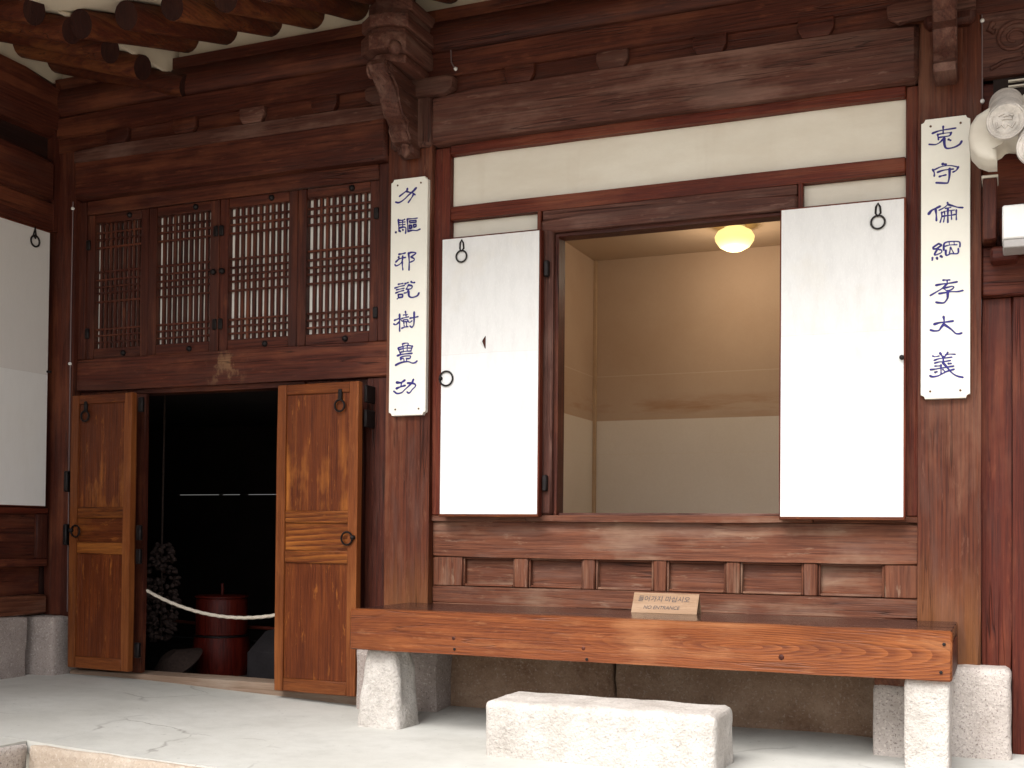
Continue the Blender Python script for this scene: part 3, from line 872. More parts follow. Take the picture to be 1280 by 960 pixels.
bar('mullion', -3.8055, -3.795, .030, .10, 1.787, 2.587, 'stain', 'z', house, .002, .001)
for fr, (a, c), side in zip(LT, LX, (0, 1, 0, 1)):
    hx = a + .012 if side == 0 else c - .012
    for hz in (1.93, 2.42):
        obj('hinge', MB().box(hx - .014, hx + .014, .022, .0365, hz - .028, hz + .028, .006), M['iron'], fr, 40)
    obj('nail_boss', MB().lathe(((a + c) / 2 + .08, .030, 2.562), [(.003, -.010), (.012, -.006), (.016, .004), (.016, .007)], 12, 'y'), M['iron'], fr, 60)
    obj('nail_boss', MB().lathe(((a + c) / 2 + .05, .030, 1.812), [(.003, -.010), (.012, -.006), (.016, .004), (.016, .007)], 12, 'y'), M['iron'], fr, 60)
for fr, x in ((LT[1], -3.828), (LT[2], -3.772)):
    obj('pull_knob', MB().lathe((x, .024, 2.205), [(.003, -.016), (.014, -.010), (.017, .0), (.012, .012)], 12, 'y'), M['iron'], fr, 60)

# door leaves: boards framed by stiles and rails, swung open against the wall
def door_leaf(x0, x1, z0, z1, yf, tilt, ring_right, pivot):
    W, H = x1 - x0, z1 - z0
    T = Matrix.Translation(Vector((pivot, yf, 0))) @ Matrix.Rotation(math.radians(tilt), 4, 'Z') @ Matrix.Translation(Vector((-pivot, -yf, 0)))
    def put(name, mbx, mat, par, sm=40):
        return obj(name, mbx.xform(T), mat, par, sm)
    leaf = put('door_leaf', MB().box(x0 + .01, x1 - .01, yf + .018, yf + .030, z0 + .01, z1 - .01, .001), wood('door', 'z'), house)
    sw = .052
    for a, c in ((x0, x0 + sw), (x1 - sw, x1)):
        put('stile', MB().box(a, c, yf, yf + .038, z0, z1, .004, .0015), wood('doorframe', 'z'), leaf)
    def zz(f):
        return z1 - H * f
    for f0, f1, tn in ((.0, .034, 'door'), (.412, .452, 'doorrail'), (.540, .582, 'doorrail'), (.957, 1.0, 'doorframe')):
        put('rail', MB().box(x0 + sw + .0005, x1 - sw - .0005, yf + .002, yf + .036, zz(f1), zz(f0), .004, .001), wood(tn, 'x'), leaf)
    for f0, f1, axn in ((.0342, .4118, 'z'), (.4522, .5398, 'x'), (.5822, .9568, 'z')):
        put('panel', MB().box(x0 + sw + .0005, x1 - sw - .0005, yf + .010, yf + .0185, zz(f1), zz(f0), .001, .001), wood('doorrail' if axn == 'x' and ring_right else 'door', axn), leaf)
    s = 1 if ring_right else -1
    ex = x1 if ring_right else x0
    # hanging ring near the top, pull ring at the free edge
    rx = ex - s * .105
    put('hook_ring', MB().ring((rx, yf - .004, z1 - .115), .028, .0055, 'y'), M['iron'], leaf, 60)
    put('ring_plate', MB().box(rx - .010, rx + .010, yf - .006, yf + .010, z1 - .09, z1 - .035, .003), M['iron'], leaf)
    px_ = ex - s * .052
    put('pull_ring', MB().ring((px_, yf - .008, z0 + H * .50), .031, .005, 'y'), M['iron'], leaf, 60)
    put('staple', MB().lathe((ex - s * .018, yf - .006, z0 + H * .503), [(.004, -.016), (.011, -.010), (.012, .006), (.010, .010)], 10, 'y'), M['iron'], leaf, 60)
    # pin hinges at the other edge
    hx = x0 if ring_right else x1
    for f in (.04, .50, .585, .92):
        put('hinge', MB().box(hx - .016 + .03, hx + .016 + .03, yf + .026, yf + .048, zz(f) - .045, zz(f) + .035, .004), M['iron'], leaf)
    return leaf
door_leaf(-4.690, -4.250, .105, 1.578, -.090, -4.0, False, -4.25)
door_leaf(-3.350, -2.872, .062, 1.578, -.075, -3.0, True, -3.35)
# iron door stays behind the left leaf
for z in (1.11, .82):
    obj('door_stay', MB().box(-4.738, -4.712, -.062, .03, z - .055, z + .06, .006), M['iron'], house, 40)
for z in (1.52, 1.40):
    obj('door_stay', MB().box(-2.872, -2.856, -.05, .04, z - .04, z + .045, .004), M['iron'], house, 40)

# papered shutters, swung open against the wall
def shutter(x0, x1, z0, z1, outer_right, torn):
    y0, y1 = -.034, .004
    sh = obj('paper_shutter', MB().box(x0, x1, y0, y1, z0, z1, .003, .001), wood('trim', 'z'), house, 40)
    obj('paper_sheet', MB().box(x0 + .006, x1 - .008, y0 - .0016, y0 + .001, z0 + .010, z1 - .007, 0), M['paper'], sh)
    bar('bottom_rail', x0 + .002, x1 - .002, y0 - .004, y1 - .002, z0 - .003, z0 + .0095, 'door', 'x', sh, .002, 0)
    s = 1 if outer_right else -1
    ex = x1 if outer_right else x0
    rx = ex - s * .108
    zt = z1 - .062
    obj('hook_ring', MB().ring((rx, y0 - .008, zt - .033), .027, .0042, 'y'), M['iron'], sh, 60)
    obj('hook', MB().tube([(rx - .010, y0 - .003, zt + .005), (rx - .008, y0 - .006, zt + .03), (rx, y0 - .006, zt + .045), (rx + .008, y0 - .006, zt + .03), (rx + .010, y0 - .003, zt + .005), (rx, y0 - .010, zt - .010), (rx - .010, y0 - .003, zt + .005)], .0042, 6), M['iron'], sh, 60)
    if torn:
        px_ = ex - s * .034
        obj('pull_ring', MB().ring((px_, y0 - .007, 1.578), .034, .0046, 'y'), M['iron'], sh, 60)
        obj('staple', MB().lathe((ex - s * .006, y0 - .004, 1.58), [(.003, -.012), (.008, -.008), (.009, .004)], 10, 'y'), M['iron'], sh, 60)
        # torn paper: dark lattice shows in the hole, the flap curls outward
        cx, cz = -2.243, 1.738
        t = MB()
        q = [t.bm.verts.new(p) for p in ((cx - .018, y0 - .0022, cz), (cx + .010, y0 - .0022, cz + .032), (cx + .010, y0 - .0022, cz - .030))]
        t.bm.faces.new(q)
        obj('torn_hole', t, wood('stain', 'z'), sh)
        t = MB()
        q = [t.bm.verts.new(p) for p in ((cx - .019, y0 - .0025, cz), (cx + .009, y0 - .0025, cz + .034), (cx - .004, y0 - .012, cz + .006))]
        t.bm.faces.new(q)
        q = [t.bm.verts.new(p) for p in ((cx - .019, y0 - .0025, cz), (cx - .004, y0 - .012, cz + .006), (cx + .008, y0 - .0025, cz - .033))]
        t.bm.faces.new(q)
        obj('torn_flap', t, M['paper'], sh)
    else:
        obj('knob', MB().lathe((ex - s * .014, y0 - .010, 1.575), [(.002, -.012), (.010, -.008), (.010, .004), (.006, .012)], 10, 'y'), M['iron'], sh, 60)
    hx = x0 + .0 if outer_right else x1
    for z in (z0 + .16, z1 - .17):
        obj('hinge', MB().box(hx - .012 + .016, hx + .012 + .016, y1 - .016, y1 + .010, z - .045, z + .03, .005), M['iron'], sh, 40)
    return sh
shutter(-2.468, -1.962, .930, 2.245, False, True)
shutter(-.880, -.376, .922, 2.228, True, False)

# the room behind the window
rx0, rx1, ry0, ry1, rz0, rz1 = -2.45, -.36, .125, 2.15, .88, 2.61
obj('room_wall', MB().box(rx0 - .06, rx1 + .06, ry1, ry1 + .06, rz0, rz1 + .05, 0), M['room'], house)
obj('room_wall', MB().box(rx0 - .06, rx0, ry0, ry1 - .0005, rz0, rz1, 0), M['room'], house)
obj('room_wall', MB().box(rx1, rx1 + .06, ry0, ry1 - .0005, rz0, rz1, 0), M['room'], house)
obj('room_ceiling', MB().box(rx0 - .06, rx1 + .06, ry0, ry1 - .0005, rz1 + .0005, rz1 + .05, 0), plaster_mat('ceiling_paper', (.50, .37, .26), (.45, .32, .21), .3), house)
obj('room_floor', MB().box(rx0 - .06, rx1 + .06, ry0, ry1 + .06, rz0 - .06, rz0 - .0005, 0), plain('oiled_floor_paper', (.38, .32, .24), .35, 0, .1, 3), house)
obj('corner_strip', MB().box(rx0 + .0005, rx0 + .022, ry1 - .024, ry1 - .0008, rz0, rz1 - .001, .002), plain('corner_paper', (.50, .35, .22), .9, 0, .12, 6), house)

# the dark kitchen behind the doorway
kx0, kx1, ky0, ky1, kz1 = -6.6, -2.52, .15, 2.62, 1.66
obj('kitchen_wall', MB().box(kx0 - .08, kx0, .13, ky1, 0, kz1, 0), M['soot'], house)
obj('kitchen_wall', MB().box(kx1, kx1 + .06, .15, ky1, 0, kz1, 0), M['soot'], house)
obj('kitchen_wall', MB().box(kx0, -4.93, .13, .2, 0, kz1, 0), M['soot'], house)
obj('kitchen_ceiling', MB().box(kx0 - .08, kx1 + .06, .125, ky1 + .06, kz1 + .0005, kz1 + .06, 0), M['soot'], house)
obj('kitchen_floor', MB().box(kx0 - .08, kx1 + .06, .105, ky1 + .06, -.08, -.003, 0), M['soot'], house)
zs = 1.133
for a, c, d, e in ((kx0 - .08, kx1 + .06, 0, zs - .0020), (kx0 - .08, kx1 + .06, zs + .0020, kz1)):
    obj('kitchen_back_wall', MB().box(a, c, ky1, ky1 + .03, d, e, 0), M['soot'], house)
for a, c in ((kx0 - .08, -6.12), (-5.72, -5.70), (-5.52, -5.46), (-5.05, kx1 + .06)):
    obj('kitchen_back_chink', MB().box(a, c, ky1, ky1 + .03, zs - .0019, zs + .0019, 0), M['soot'], house)

# roof over this wing: soffit plaster between round rafters, boards and tiles above
SL = .300                                       # fall of the rafters per metre of reach
def zraf(d):                                    # centre height of a rafter d metres out from the wall plane
    return 3.458 - SL * d
mb = MB()
prof = [(.9, zraf(-.9) + .070), (-.80, zraf(.80) + .070), (-1.38, zraf(1.15) + .070), (-1.38, zraf(1.15) + .11), (.9, zraf(-.9) + .11)]
roof = obj('roof', mb.prism(prof, -4.12, 2.4, 'x'), M['soffit'], house)
obj('roof_tiles', MB().prism([(2.9, zraf(-2.9) + .45), (-1.42, zraf(1.15) + .115), (-1.42, zraf(1.15) + .26), (2.9, zraf(-2.9) + .95)], -7.0, 2.4, 'x'), M['rooftile'], roof)
bar('eave_board', -3.6, 2.4, -1.40, -1.34, zraf(1.15) + .005, zraf(1.15) + .0695, 'stain', 'x', roof, .006, .002)
rx_ = [-4.03, -3.775, -3.50, -3.25] + [-2.99 + .262 * i for i in range(20)]
for i, x in enumerate(rx_):
    e = -.74 + random.uniform(-.02, .02) + (.06 if i == 3 else 0)
    r0 = random.uniform(.066, .072)
    pts = []
    for k in range(9):
        y = e + (.75 - e) * k / 8
        pts.append((x + .012 * noise.noise(Vector((x * 3, y * 1.5, 1))), y, zraf(-y) + .008 * noise.noise(Vector((x * 3, y * 1.5, 9)))))
    obj('rafter', MB().tube(pts, [r0 * (.94 + .008 * k) for k in range(9)], 16), wood('rafter', 'y'), roof, 50, ends=True)
# plaster stopping between the rafters above the purlin
obj('rafter_stop', MB().box(-5.3, 2.3, .05, .09, 3.31, 3.66, 0), M['soffit'], roof)

# ------------------------------------------------------------------ the wing that runs towards the camera on the left
wing = thing('side_wing', (-5.6, -1.5, 0), 'shadowed side wing with a papered door panel over a wooden dado', 'house')
X = -4.88
obj('wing_footing', MB().rock(-5.25, X + .01, -1.22, -.162, -.1, .385, .02, .010, 12, 7), M['granite_grey'], wing, 60)
obj('wing_footing', MB().rock(-5.25, X + .008, -2.55, -1.226, -.1, .385, .02, .010, 12, 7), M['granite_grey'], wing, 60)
obj('wing_footing', MB().rock(-5.25, X + .008, -4.2, -2.556, -.1, .385, .02, .010, 12, 7), M['granite_grey'], wing, 60)
bar('ground_beam', -5.1, X + .004, -4.2, -.022, .386, .492, 'worn', 'y', wing, .010, .004)
bar('recess_board', -5.1, X - .055, -4.2, -.022, .4925, .646, 'stain', 'y', wing, .004, .003)
dado = bar('dado', -5.0, X - .022, -4.2, -.022, .6465, .966, 'stain', 'y', wing, .002, .001)
bar('rail', X - .0215, X + .004, -4.2, -.024, .647, .690, 'stain', 'y', dado, .004, .002)
bar('rail', X - .0215, X + .004, -4.2, -.024, .935, .966, 'trim', 'y', dado, .004, .002)
for y in (-.026, -1.19, -2.35, -3.5):
    bar('stile', X - .0215, X + .003, y - .075, y, .6905, .9345, 'stain', 'z', dado, .004, .002)
pd = []
for y1 in (-.048, -1.19, -2.35):
    y0 = y1 - 1.10
    p_ = obj('paper_door', MB().box(X - .03, X + .008, y0, y1, .972, 2.497, .003, .001), wood('trim', 'z'), wing, 40)
    obj('paper_sheet', MB().box(X + .0078, X + .0092, y0 + .01, y1 - .004, .978, 2.486, 0), M['wing_paper'], p_)
    pd.append(p_)
obj('hook_ring', MB().ring((X + .016, -.163, 2.415), .030, .005, 'x'), M['iron'], pd[0], 60)
obj('hook', MB().tube([(X + .012, -.172, 2.445), (X + .014, -.163, 2.49), (X + .012, -.154, 2.445), (X + .018, -.163, 2.43), (X + .012, -.172, 2.445)], .005, 6), M['iron'], pd[0], 60)
obj('latch_pin', MB().box(X + .006, X + .030, -.060, -.042, 1.712, 1.724, .002), M['iron'], pd[0], 40)
obj('wing_wall', MB().box(-5.10, X - .032, -4.2, -.022, .9665, 2.66, 0), wood('stain', 'y'), wing)
bar('head_rail', X - .031, X + .012, -4.2, -.024, 2.498, 2.655, 'stain', 'y', wing, .006, .003)
bar('tie_beam', -5.15, X + .03, -4.2, -.03, 2.656, 2.892, 'stain', 'y', wing, .025, .005)
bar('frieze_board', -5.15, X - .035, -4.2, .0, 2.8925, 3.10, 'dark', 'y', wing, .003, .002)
bar('purlin', -5.10, X + .028, -4.2, .04, 3.02, 3.335, 'stain', 'y', wing, .05, .006)
wroof = obj('wing_roof', MB().prism([(-6.2, zraf(-1.32) + .062), (-4.10, zraf(.78) + .062), (-4.10, zraf(.78) + .10), (-6.2, zraf(-1.32) + .10)], -4.3, .12, 'y'), M['soffit'], wing)
obj('wing_eave', MB().prism([(-4.12, zraf(.76) + .062), (-3.55, zraf(1.1) + .062), (-3.55, zraf(1.1) + .10), (-4.12, zraf(.76) + .10)], -4.3, -1.0, 'y'), M['soffit'], wroof)
obj('wing_roof_tiles', MB().prism([(-6.2, zraf(-1.32) + .11), (-4.10, zraf(.78) + .11), (-4.10, zraf(.78) + .26), (-6.2, zraf(-1.32) + .40)], -4.3, .12, 'y'), M['rooftile'], wroof)
obj('rafter_stop', MB().box(X - .06, X - .02, -4.2, .048, 3.31, 3.66, 0), M['soffit'], wroof)
# triangle of plaster where the two soffits meet
obj('valley_plaster', MB().prism([(.2, zraf(-.2) + .07), (-.80, zraf(.80) + .062), (.2, zraf(.78) + .05)], -4.112, -4.088, 'x'), M['soffit'], wroof)
for i in range(17):
    y = -.015 - .236 * i + random.uniform(-.012, .012)
    e = (-3.985 if i == 0 else -4.09 + random.uniform(-.02, .02))
    r0 = random.uniform(.064, .070)
    pts = []
    for k in range(8):
        x = e + (-5.9 - e) * k / 7
        pts.append((x, y + .012 * noise.noise(Vector((x * 1.5, y * 3, 4))), zraf(x + 4.88) + .008 * noise.noise(Vector((x * 1.5, y * 3, 7)))))
    obj('rafter', MB().tube(pts, [r0 * (.94 + .008 * k) for k in range(8)], 16), wood('rafter', 'x'), wroof, 50, ends=True)

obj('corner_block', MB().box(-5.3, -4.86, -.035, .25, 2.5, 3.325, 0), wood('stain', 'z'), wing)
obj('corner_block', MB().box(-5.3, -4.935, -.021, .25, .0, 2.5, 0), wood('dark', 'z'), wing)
# ------------------------------------------------------------------ foundation stones
solo('foundation_stone', MB().rock(-4.99, -4.742, -.115, .26, -.05, .378, .018, .006, 10, 9), M['granite_grey'], (-4.87, .07, 0), 'grey dressed foundation stone under the dark corner post beside the side wing', 'stone', smooth=60)
solo('foundation_stone', MB().rock(-2.87, -2.436, -.10, .30, -.05, .297, .016, .006, 10, 9), M['granite_grey'], (-2.65, .1, 0), 'shadowed square foundation stone behind the bench end and tapered leg stone', 'stone', smooth=60)
solo('foundation_stone', MB().rock(-.37, .016, -.10, .30, -.06, .347, .03, .007, 12, 9), M['granite'], (-.18, .1, 0), 'pale speckled foundation stone under the pillar next to the red plank gate', 'stone', smooth=60)

# ------------------------------------------------------------------ bench on its stones
bench = thing('wooden_bench', (-1.4, -.27, .34), 'long worn wooden bench with a dark polished top below the open window', 'bench')
bar('front_board', -2.640, -.178, -.552, -.50, .341, .5175, 'bench', 'x', bench, .007, .004)
for y0, y1 in ((-.498, -.33), (-.3285, -.155), (-.1535, -.004)):
    bar('seat_plank', -2.636, -.182, y0, y1, .472, .5165, 'lacquer', 'x', bench, .003, .0015)
bar('seat_plank', -2.534, -.336, -.0025, .045, .472, .5160, 'lacquer', 'x', bench, .003, .0015)
bar('end_board', -.230, -.1785, -.4985, -.004, .345, .4715, 'stain', 'y', bench, .005, .003)
bar('end_board', -2.636, -2.585, -.4985, -.11, .345, .4715, 'stain', 'y', bench, .005, .003)
for x in (-1.9, -1.2):
    bar('cross_bearer', x, x + .07, -.4985, .03, .37, .4715, 'stain', 'y', bench, .005, .002)
def knot(x, z, r):
    k = MB()
    k.lathe((x, -.5515, z), [(.001, -.0035), (r * .5, -.003), (r * .8, -.001), (r, .003)], 12, 'y')
    return obj('knot', k, wood('stain', 'z'), bench, 60)
for x, z, r in ((-1.560, .395, .010), (-.777, .398, .012), (-2.135, .410, .011)):
    knot(x, z, r)
for x, z in ((-.215, .372), (-.205, .472), (-1.545, .352), (-2.13, .365)):
    obj('nail_head', MB().lathe((x, -.553, z), [(.001, -.004), (.006, -.003), (.006, .004)], 10, 'y'), M['iron'], bench, 60)

solo('bench_leg_stone', MB().rock(-2.630, -2.405, -.515, -.30, -.05, .345, .030, .014, 14, 10, (.62, .8)), M['granite_white'], (-2.52, -.4, 0), 'tapered pale granite leg stone under the bench end by the wooden door', 'stone', 'leg stones under the bench', 60)
solo('bench_leg_stone', MB().rock(-.342, -.186, -.525, -.37, -.05, .345, .016, .005, 10, 9), M['granite_white'], (-.26, -.45, 0), 'upright square pale granite leg stone under the bench corner by the pillar', 'stone', 'leg stones under the bench', 60)
solo('bench_leg_stone', MB().rock(-.482, -.345, -.215, -.06, -.05, .275, .014, .005, 10, 9), M['granite'], (-.41, -.14, 0), 'shorter rear leg stone in the shade behind the square bench leg stone', 'stone', 'leg stones under the bench', 60)
solo('bench_packing_block', MB().box(-.476, -.35, -.21, -.065, .271, .3455, .004, .002), wood('worn', 'y'), (-.41, -.14, .27), 'small wooden packing block on top of the rear leg stone', 'block', smooth=40)
solo('step_stone', MB().rock(-1.845, -.950, -.885, -.565, -.06, .213, .030, .005, 22, 11), M['granite_white'], (-1.4, -.72, 0), 'long pale granite step stone lying on the cement in front of the bench', 'step stone', smooth=60)

# ------------------------------------------------------------------ signs
def stroke_mesh(mb, spec, x0, ztop, y, idx):
    pts, w = spec.split('/')
    P = [Vector((x0 + float(a) * 1e-4, 0, ztop - float(c) * 1e-4)) for a, c in (q.split(',') for q in pts.split())]
    w = float(w) * 1e-4
    closed = (P[0] - P[-1]).length < 1e-6 and len(P) > 3
    Q = [P[0] * 2 - P[1]] + P + [P[-1] * 2 - P[-2]]
    S_ = []
    for i in range(1, len(Q) - 2):
        n = 5
        for k in range(n):
            t = k / n
            a, b_, c, d = Q[i - 1], Q[i], Q[i + 1], Q[i + 2]
            if closed:
                S_.append(b_.lerp(c, t))
            else:
                S_.append(.5 * ((2 * b_) + (c - a) * t + (2 * a - 5 * b_ + 4 * c - d) * t * t + (3 * b_ - a - 3 * c + d) * t ** 3))
    S_.append(P[-1])
    bm = mb.bm
    yy = y - .00012 * idx
    n = len(S_)
    prev = None
    for i, p in enumerate(S_):
        t = (S_[min(i + 1, n - 1)] - S_[max(i - 1, 0)])
        if t.length < 1e-9:
            t = Vector((1, 0, 0))
        t.normalize()
        nr = Vector((-t.z, 0, t.x))
        f = i / (n - 1)
        ww = w * .66 * (1.0 if closed else (.80 + .20 * math.cos(2 * math.pi * f) - .22 * f * f))
        pr = (bm.verts.new((p.x + nr.x * ww, yy, p.z + nr.z * ww)), bm.verts.new((p.x - nr.x * ww, yy, p.z - nr.z * ww)))
        if prev:
            bm.faces.new((prev[0], prev[1], pr[1], pr[0]))
        prev = pr
    for k_, p in ((.60, S_[0]), (.46, S_[-1])):
        vs_ = [bm.verts.new((p.x + math.cos(a * math.pi / 5) * w * k_, yy - .00005, p.z + math.sin(a * math.pi / 5) * w * k_)) for a in range(10)]
        bm.faces.new(vs_)

def couplet(x0, x1, z0, z1, glyphs, label):
    t = thing('couplet_board', ((x0 + x1) / 2, -.01, z0), label, 'sign')
    n = .016
    # corners cut back in a small step
    prof = [(x0 + n, z0), (x1 - n, z0), (x1 - n + .003, z0 + n - .003), (x1, z0 + n), (x1, z1 - n), (x1 - n + .003, z1 - n + .003), (x1 - n, z1), (x0 + n, z1), (x0 + n - .003, z1 - n + .003), (x0, z1 - n), (x0, z0 + n), (x0 + n - .003, z0 + n - .003)]
    board = obj('board', MB().prism(prof, -.026, .002, 'y', .002), M['board'], t)
    for g in glyphs:
        mb = MB()
        for i, s in enumerate(g.split('|')):
            stroke_mesh(mb, s, x0, z1, -.0268, i)
        obj('written_character', mb, M['ink'], t)
    for x in (x0 + .036, x1 - .036):
        for z in (z0 + .030, z1 - .030):
            obj('nail_head', MB().lathe((x, -.0262, z), [(.001, -.003), (.0045, -.002), (.0045, .003)], 10, 'y'), M['nail'], board, 60)
    return t
couplet(-2.747, -2.549, 1.412, 2.556, GLYPHS_A, 'white vertical board with blue brush characters on the pillar between lattice windows and shutter')
couplet(-.319, -.134, 1.406, 2.535, GLYPHS_B, 'white vertical board with blue brush characters on the pillar beside the plank gate')

# folded wooden notice on the bench
nx0, nx1 = -1.490, -1.200
notice = thing('notice_stand', ((nx0 + nx1) / 2, -.10, .517), 'small folded wooden notice standing on the bench top reading NO ENTRANCE', 'notice')
yb, yr, yk, zt0, zt1 = -.150, -.102, -.055, .5175, .6015
obj('front_leaf', MB().prism([(yb, zt0), (yb + .010, zt0), (yr + .006, zt1), (yr, zt1)], nx0 + .004, nx1, 'x'), wood('pale', 'x'), notice)
obj('rear_leaf', MB().prism([(yk - .010, zt0), (yk, zt0), (yr + .012, zt1 - .0005), (yr + .0062, zt1 - .0005)], nx0 + .006, nx1 - .002, 'x'), wood('pale', 'x'), notice)
def text_mesh(body, size, shear=0.0, bold=0.0):
    cu = bpy.data.curves.new('lettering', 'FONT')
    cu.body = body
    cu.size = size
    cu.shear = shear
    cu.offset = bold
    cu.align_x = 'CENTER'
    cu.align_y = 'CENTER'
    tmp = bpy.data.objects.new('lettering_tmp', cu)
    C.objects.link(tmp)
    dg = bpy.context.evaluated_depsgraph_get()
    me = bpy.data.meshes.new_from_object(tmp.evaluated_get(dg))
    bpy.data.objects.remove(tmp)
    return me
lean = math.atan2(yr - yb, zt1 - zt0)
nrm = Vector((0, -math.cos(lean), math.sin(lean)))
for body, size, f, dx, sh, bo in (("들어가지 마십시오", .030, .68, -.006, .12, .0), ("NO ENTRANCE", .0225, .27, -.012, .25, .0)):
    me = text_mesh(body, size, sh, bo)
    cpos = Vector(((nx0 + nx1) / 2 + dx, yb + (yr - yb) * f, zt0 + (zt1 - zt0) * f)) + nrm * .0012
    R_ = Matrix.Translation(cpos) @ Matrix.Rotation(math.pi / 2 - lean, 4, 'X')
    me.transform(Matrix.Translation(-ROOT[notice.name]) @ R_)
    me.materials.clear()
    me.materials.append(M['blacktext'])
    o = bpy.data.objects.new('lettering', me)
    C.objects.link(o)
    o.parent = notice

# ------------------------------------------------------------------ lamp in the room
lamp = thing('ceiling_lamp', (-1.425, 1.60, 2.53), 'glowing flattened globe lamp on the ceiling of the papered room', 'lamp')
obj('glass_globe', MB().lathe((-1.425, 1.60, 2.535), [(.004, -.072), (.045, -.066), (.085, -.045), (.108, -.012), (.112, .012), (.095, .042), (.060, .060), (.05, .070)], 32), M['lamp'], lamp, 60)
obj('ceiling_plate', MB().lathe((-1.425, 1.60, 2.605), [(.055, -.008), (.06, -.004), (.06, .005)], 24), M['white_box'], lamp, 60)
ld = bpy.data.lights.new('lamp_light', 'POINT')
ld.energy = 3.8
ld.color = (1.0, .82, .62)
ld.shadow_soft_size = .10
lo = bpy.data.objects.new('lamp_light', ld)
C.objects.link(lo)
lo.parent = lamp
lo.location = (0, 0, -.12)

# ------------------------------------------------------------------ things in the dark kitchen
rp = []
A, B = Vector((-4.262, .066, .525)), Vector((-3.30, .066, .455))
def rope_pt(t):
    p = A.lerp(B, t)
    p.z -= .085 * 4 * t * (1 - t)
    return p
mb = MB()
for s in range(3):
    pts = []
    for i in range(121):
        t = i / 120
        c = rope_pt(t)
        a = 2 * math.pi * (t * 34 + s / 3)
        pts.append(c + Vector((0, math.cos(a), math.sin(a))) * .0052)
    mb.tube(pts, .0056, 6)
solo('barrier_rope', mb, M['rope'], (-3.78, .05, .4), 'pale twisted rope hung slack across the dark doorway', 'rope', smooth=70)

bc = (-4.32, .80, .0)
barrel = thing('wooden_barrel', bc, 'red-brown round wooden tub with a lid standing inside the dark doorway', 'barrel')
obj('body', MB().lathe(bc, [(.160, -.004), (.170, .05), (.168, .15), (.160, .225), (.150, .232)], 30), wood('tub', 'z'), barrel, 40)
obj('upper_body', MB().lathe(bc, [(.140, .2325), (.151, .238), (.154, .33), (.151, .44), (.145, .452)], 30), wood('tub', 'z'), barrel, 40)
obj('hoop', MB().ring((bc[0], bc[1], .228), .158, .007, 'z', 36), M['iron'], barrel, 60)
lid = obj('lid', MB().lathe(bc, [(.150, .4525), (.158, .455), (.158, .462), (.150, .466)], 30), wood('tub', 'x'), barrel, 40)
obj('handle', MB().tube([(bc[0], bc[1], .47), (bc[0] + .004, bc[1], .50), (bc[0], bc[1], .535)], .009, 8), wood('tub', 'z'), lid, 60)

hang = thing('hanging_bunch', (-4.52, .50, .20), 'long bunch of small dried bulbs hanging inside the dark doorway by the left post', 'produce')
mb = MB()
for i in range(300):
    t = random.random()
    z = .21 + .56 * t
    wd = .085 * (math.sin(math.pi * min(1, max(0, .12 + .80 * t))) ** .6) * (.75 + .4 * random.random())
    a = random.random() * 2 * math.pi
    c = Vector((-4.52 + math.cos(a) * wd, .50 + math.sin(a) * wd, z))
    r = random.uniform(.009, .016)
    d = Vector((math.cos(a), math.sin(a), -.4 + random.uniform(-.4, .4))).normalized()
    tl = d.to_track_quat('Z', 'Y').to_matrix()
    mb.lathe(c, [(r * .3, -r * .9), (r * .9, -r * .45), (r, .1 * r), (r * .7, r * .8), (r * .18, r * 1.35)], 8, 'z', tl)
o = obj('dried_bulbs', mb, M['bulb_skin'], hang, 70)
o['kind'] = 'stuff'
obj('hanging_cord', MB().tube([(-4.52, .50, .25), (-4.525, .50, .8), (-4.52, .50, 1.661)], .006, 8), M['straw'], hang, 60)

tl = Matrix.Rotation(math.radians(30), 3, 'X') @ Matrix.Rotation(math.radians(-16), 3, 'Y')
pr = [(.006, .060), (.05, .058)]
for k in range(9):
    r = .05 + .018 * (k + 1)
    pr += [(r - .006, .060 - .0105 * k), (r, .054 - .0105 * k)]
pr += [(.205, -.03), (.19, -.045), (.02, -.05)]
solo('straw_basket', MB().lathe((-4.40, .46, .095), [(r * .82, h * .9) for r, h in pr], 32, 'z', tl), M['straw'], (-4.40, .44, 0), 'round woven straw basket leaning on the floor under the hanging bunch', 'basket', smooth=30)
solo('carrying_pole', MB().tube([(-5.05, 1.02, .285), (-4.55, 1.0, .268), (-3.75, .98, .258)], .011, 8), wood('gate', 'x'), (-4.4, 1.0, .26), 'thin reddish pole lying level behind the wooden tub', 'pole', smooth=60)
solo('clay_hearth', MB().prism([(.62, -.005), (.62, .16), (.80, .27), (1.6, .30), (1.6, -.005)], -4.02, -2.7, 'x', .03), M['mud'], (-3.3, 1.1, 0), 'low grey clay hearth in the dark room behind the right door leaf', 'hearth', smooth=40)

# ------------------------------------------------------------------ gate and tile-capped wall end on the right
gate = thing('plank_gate', (.6, .08, 0), 'dark red plank gate beside the pillar at the end of the house', 'gate')
gx = [-.094, .020, .25, .48, .71, .94, 1.2, 1.45, 1.69, 1.94, 2.2, 2.4]
for i, (a, c) in enumerate(zip(gx, gx[1:])):
    bar('plank', a + .001, c - .001, .050 + (.0 if i else .012), .10, (.30 if i == 0 else -.02), 1.812, 'gate', 'z', gate, .005, .003)
bar('lintel', -.094, 2.4, .020, .12, 1.8125, 2.012, 'gate', 'x', gate, .008, .003)
bar('upper_board', -.094, 2.4, .06, .12, 2.0125, 2.68, 'gate', 'x', gate, .004, .003)
bar('short_post', -.088, -.036, -.10, .03, 2.0125, 2.252, 'stain', 'z', gate, .004, .002)
obj('post_cap', MB().box(-.091, -.031, -.108, .034, 2.2525, 2.262, .003), M['lime'], gate)
bar('post_bracket', -.060, .04, -.09, .0195, 1.93, 1.985, 'gate', 'x', gate, .01, .002)

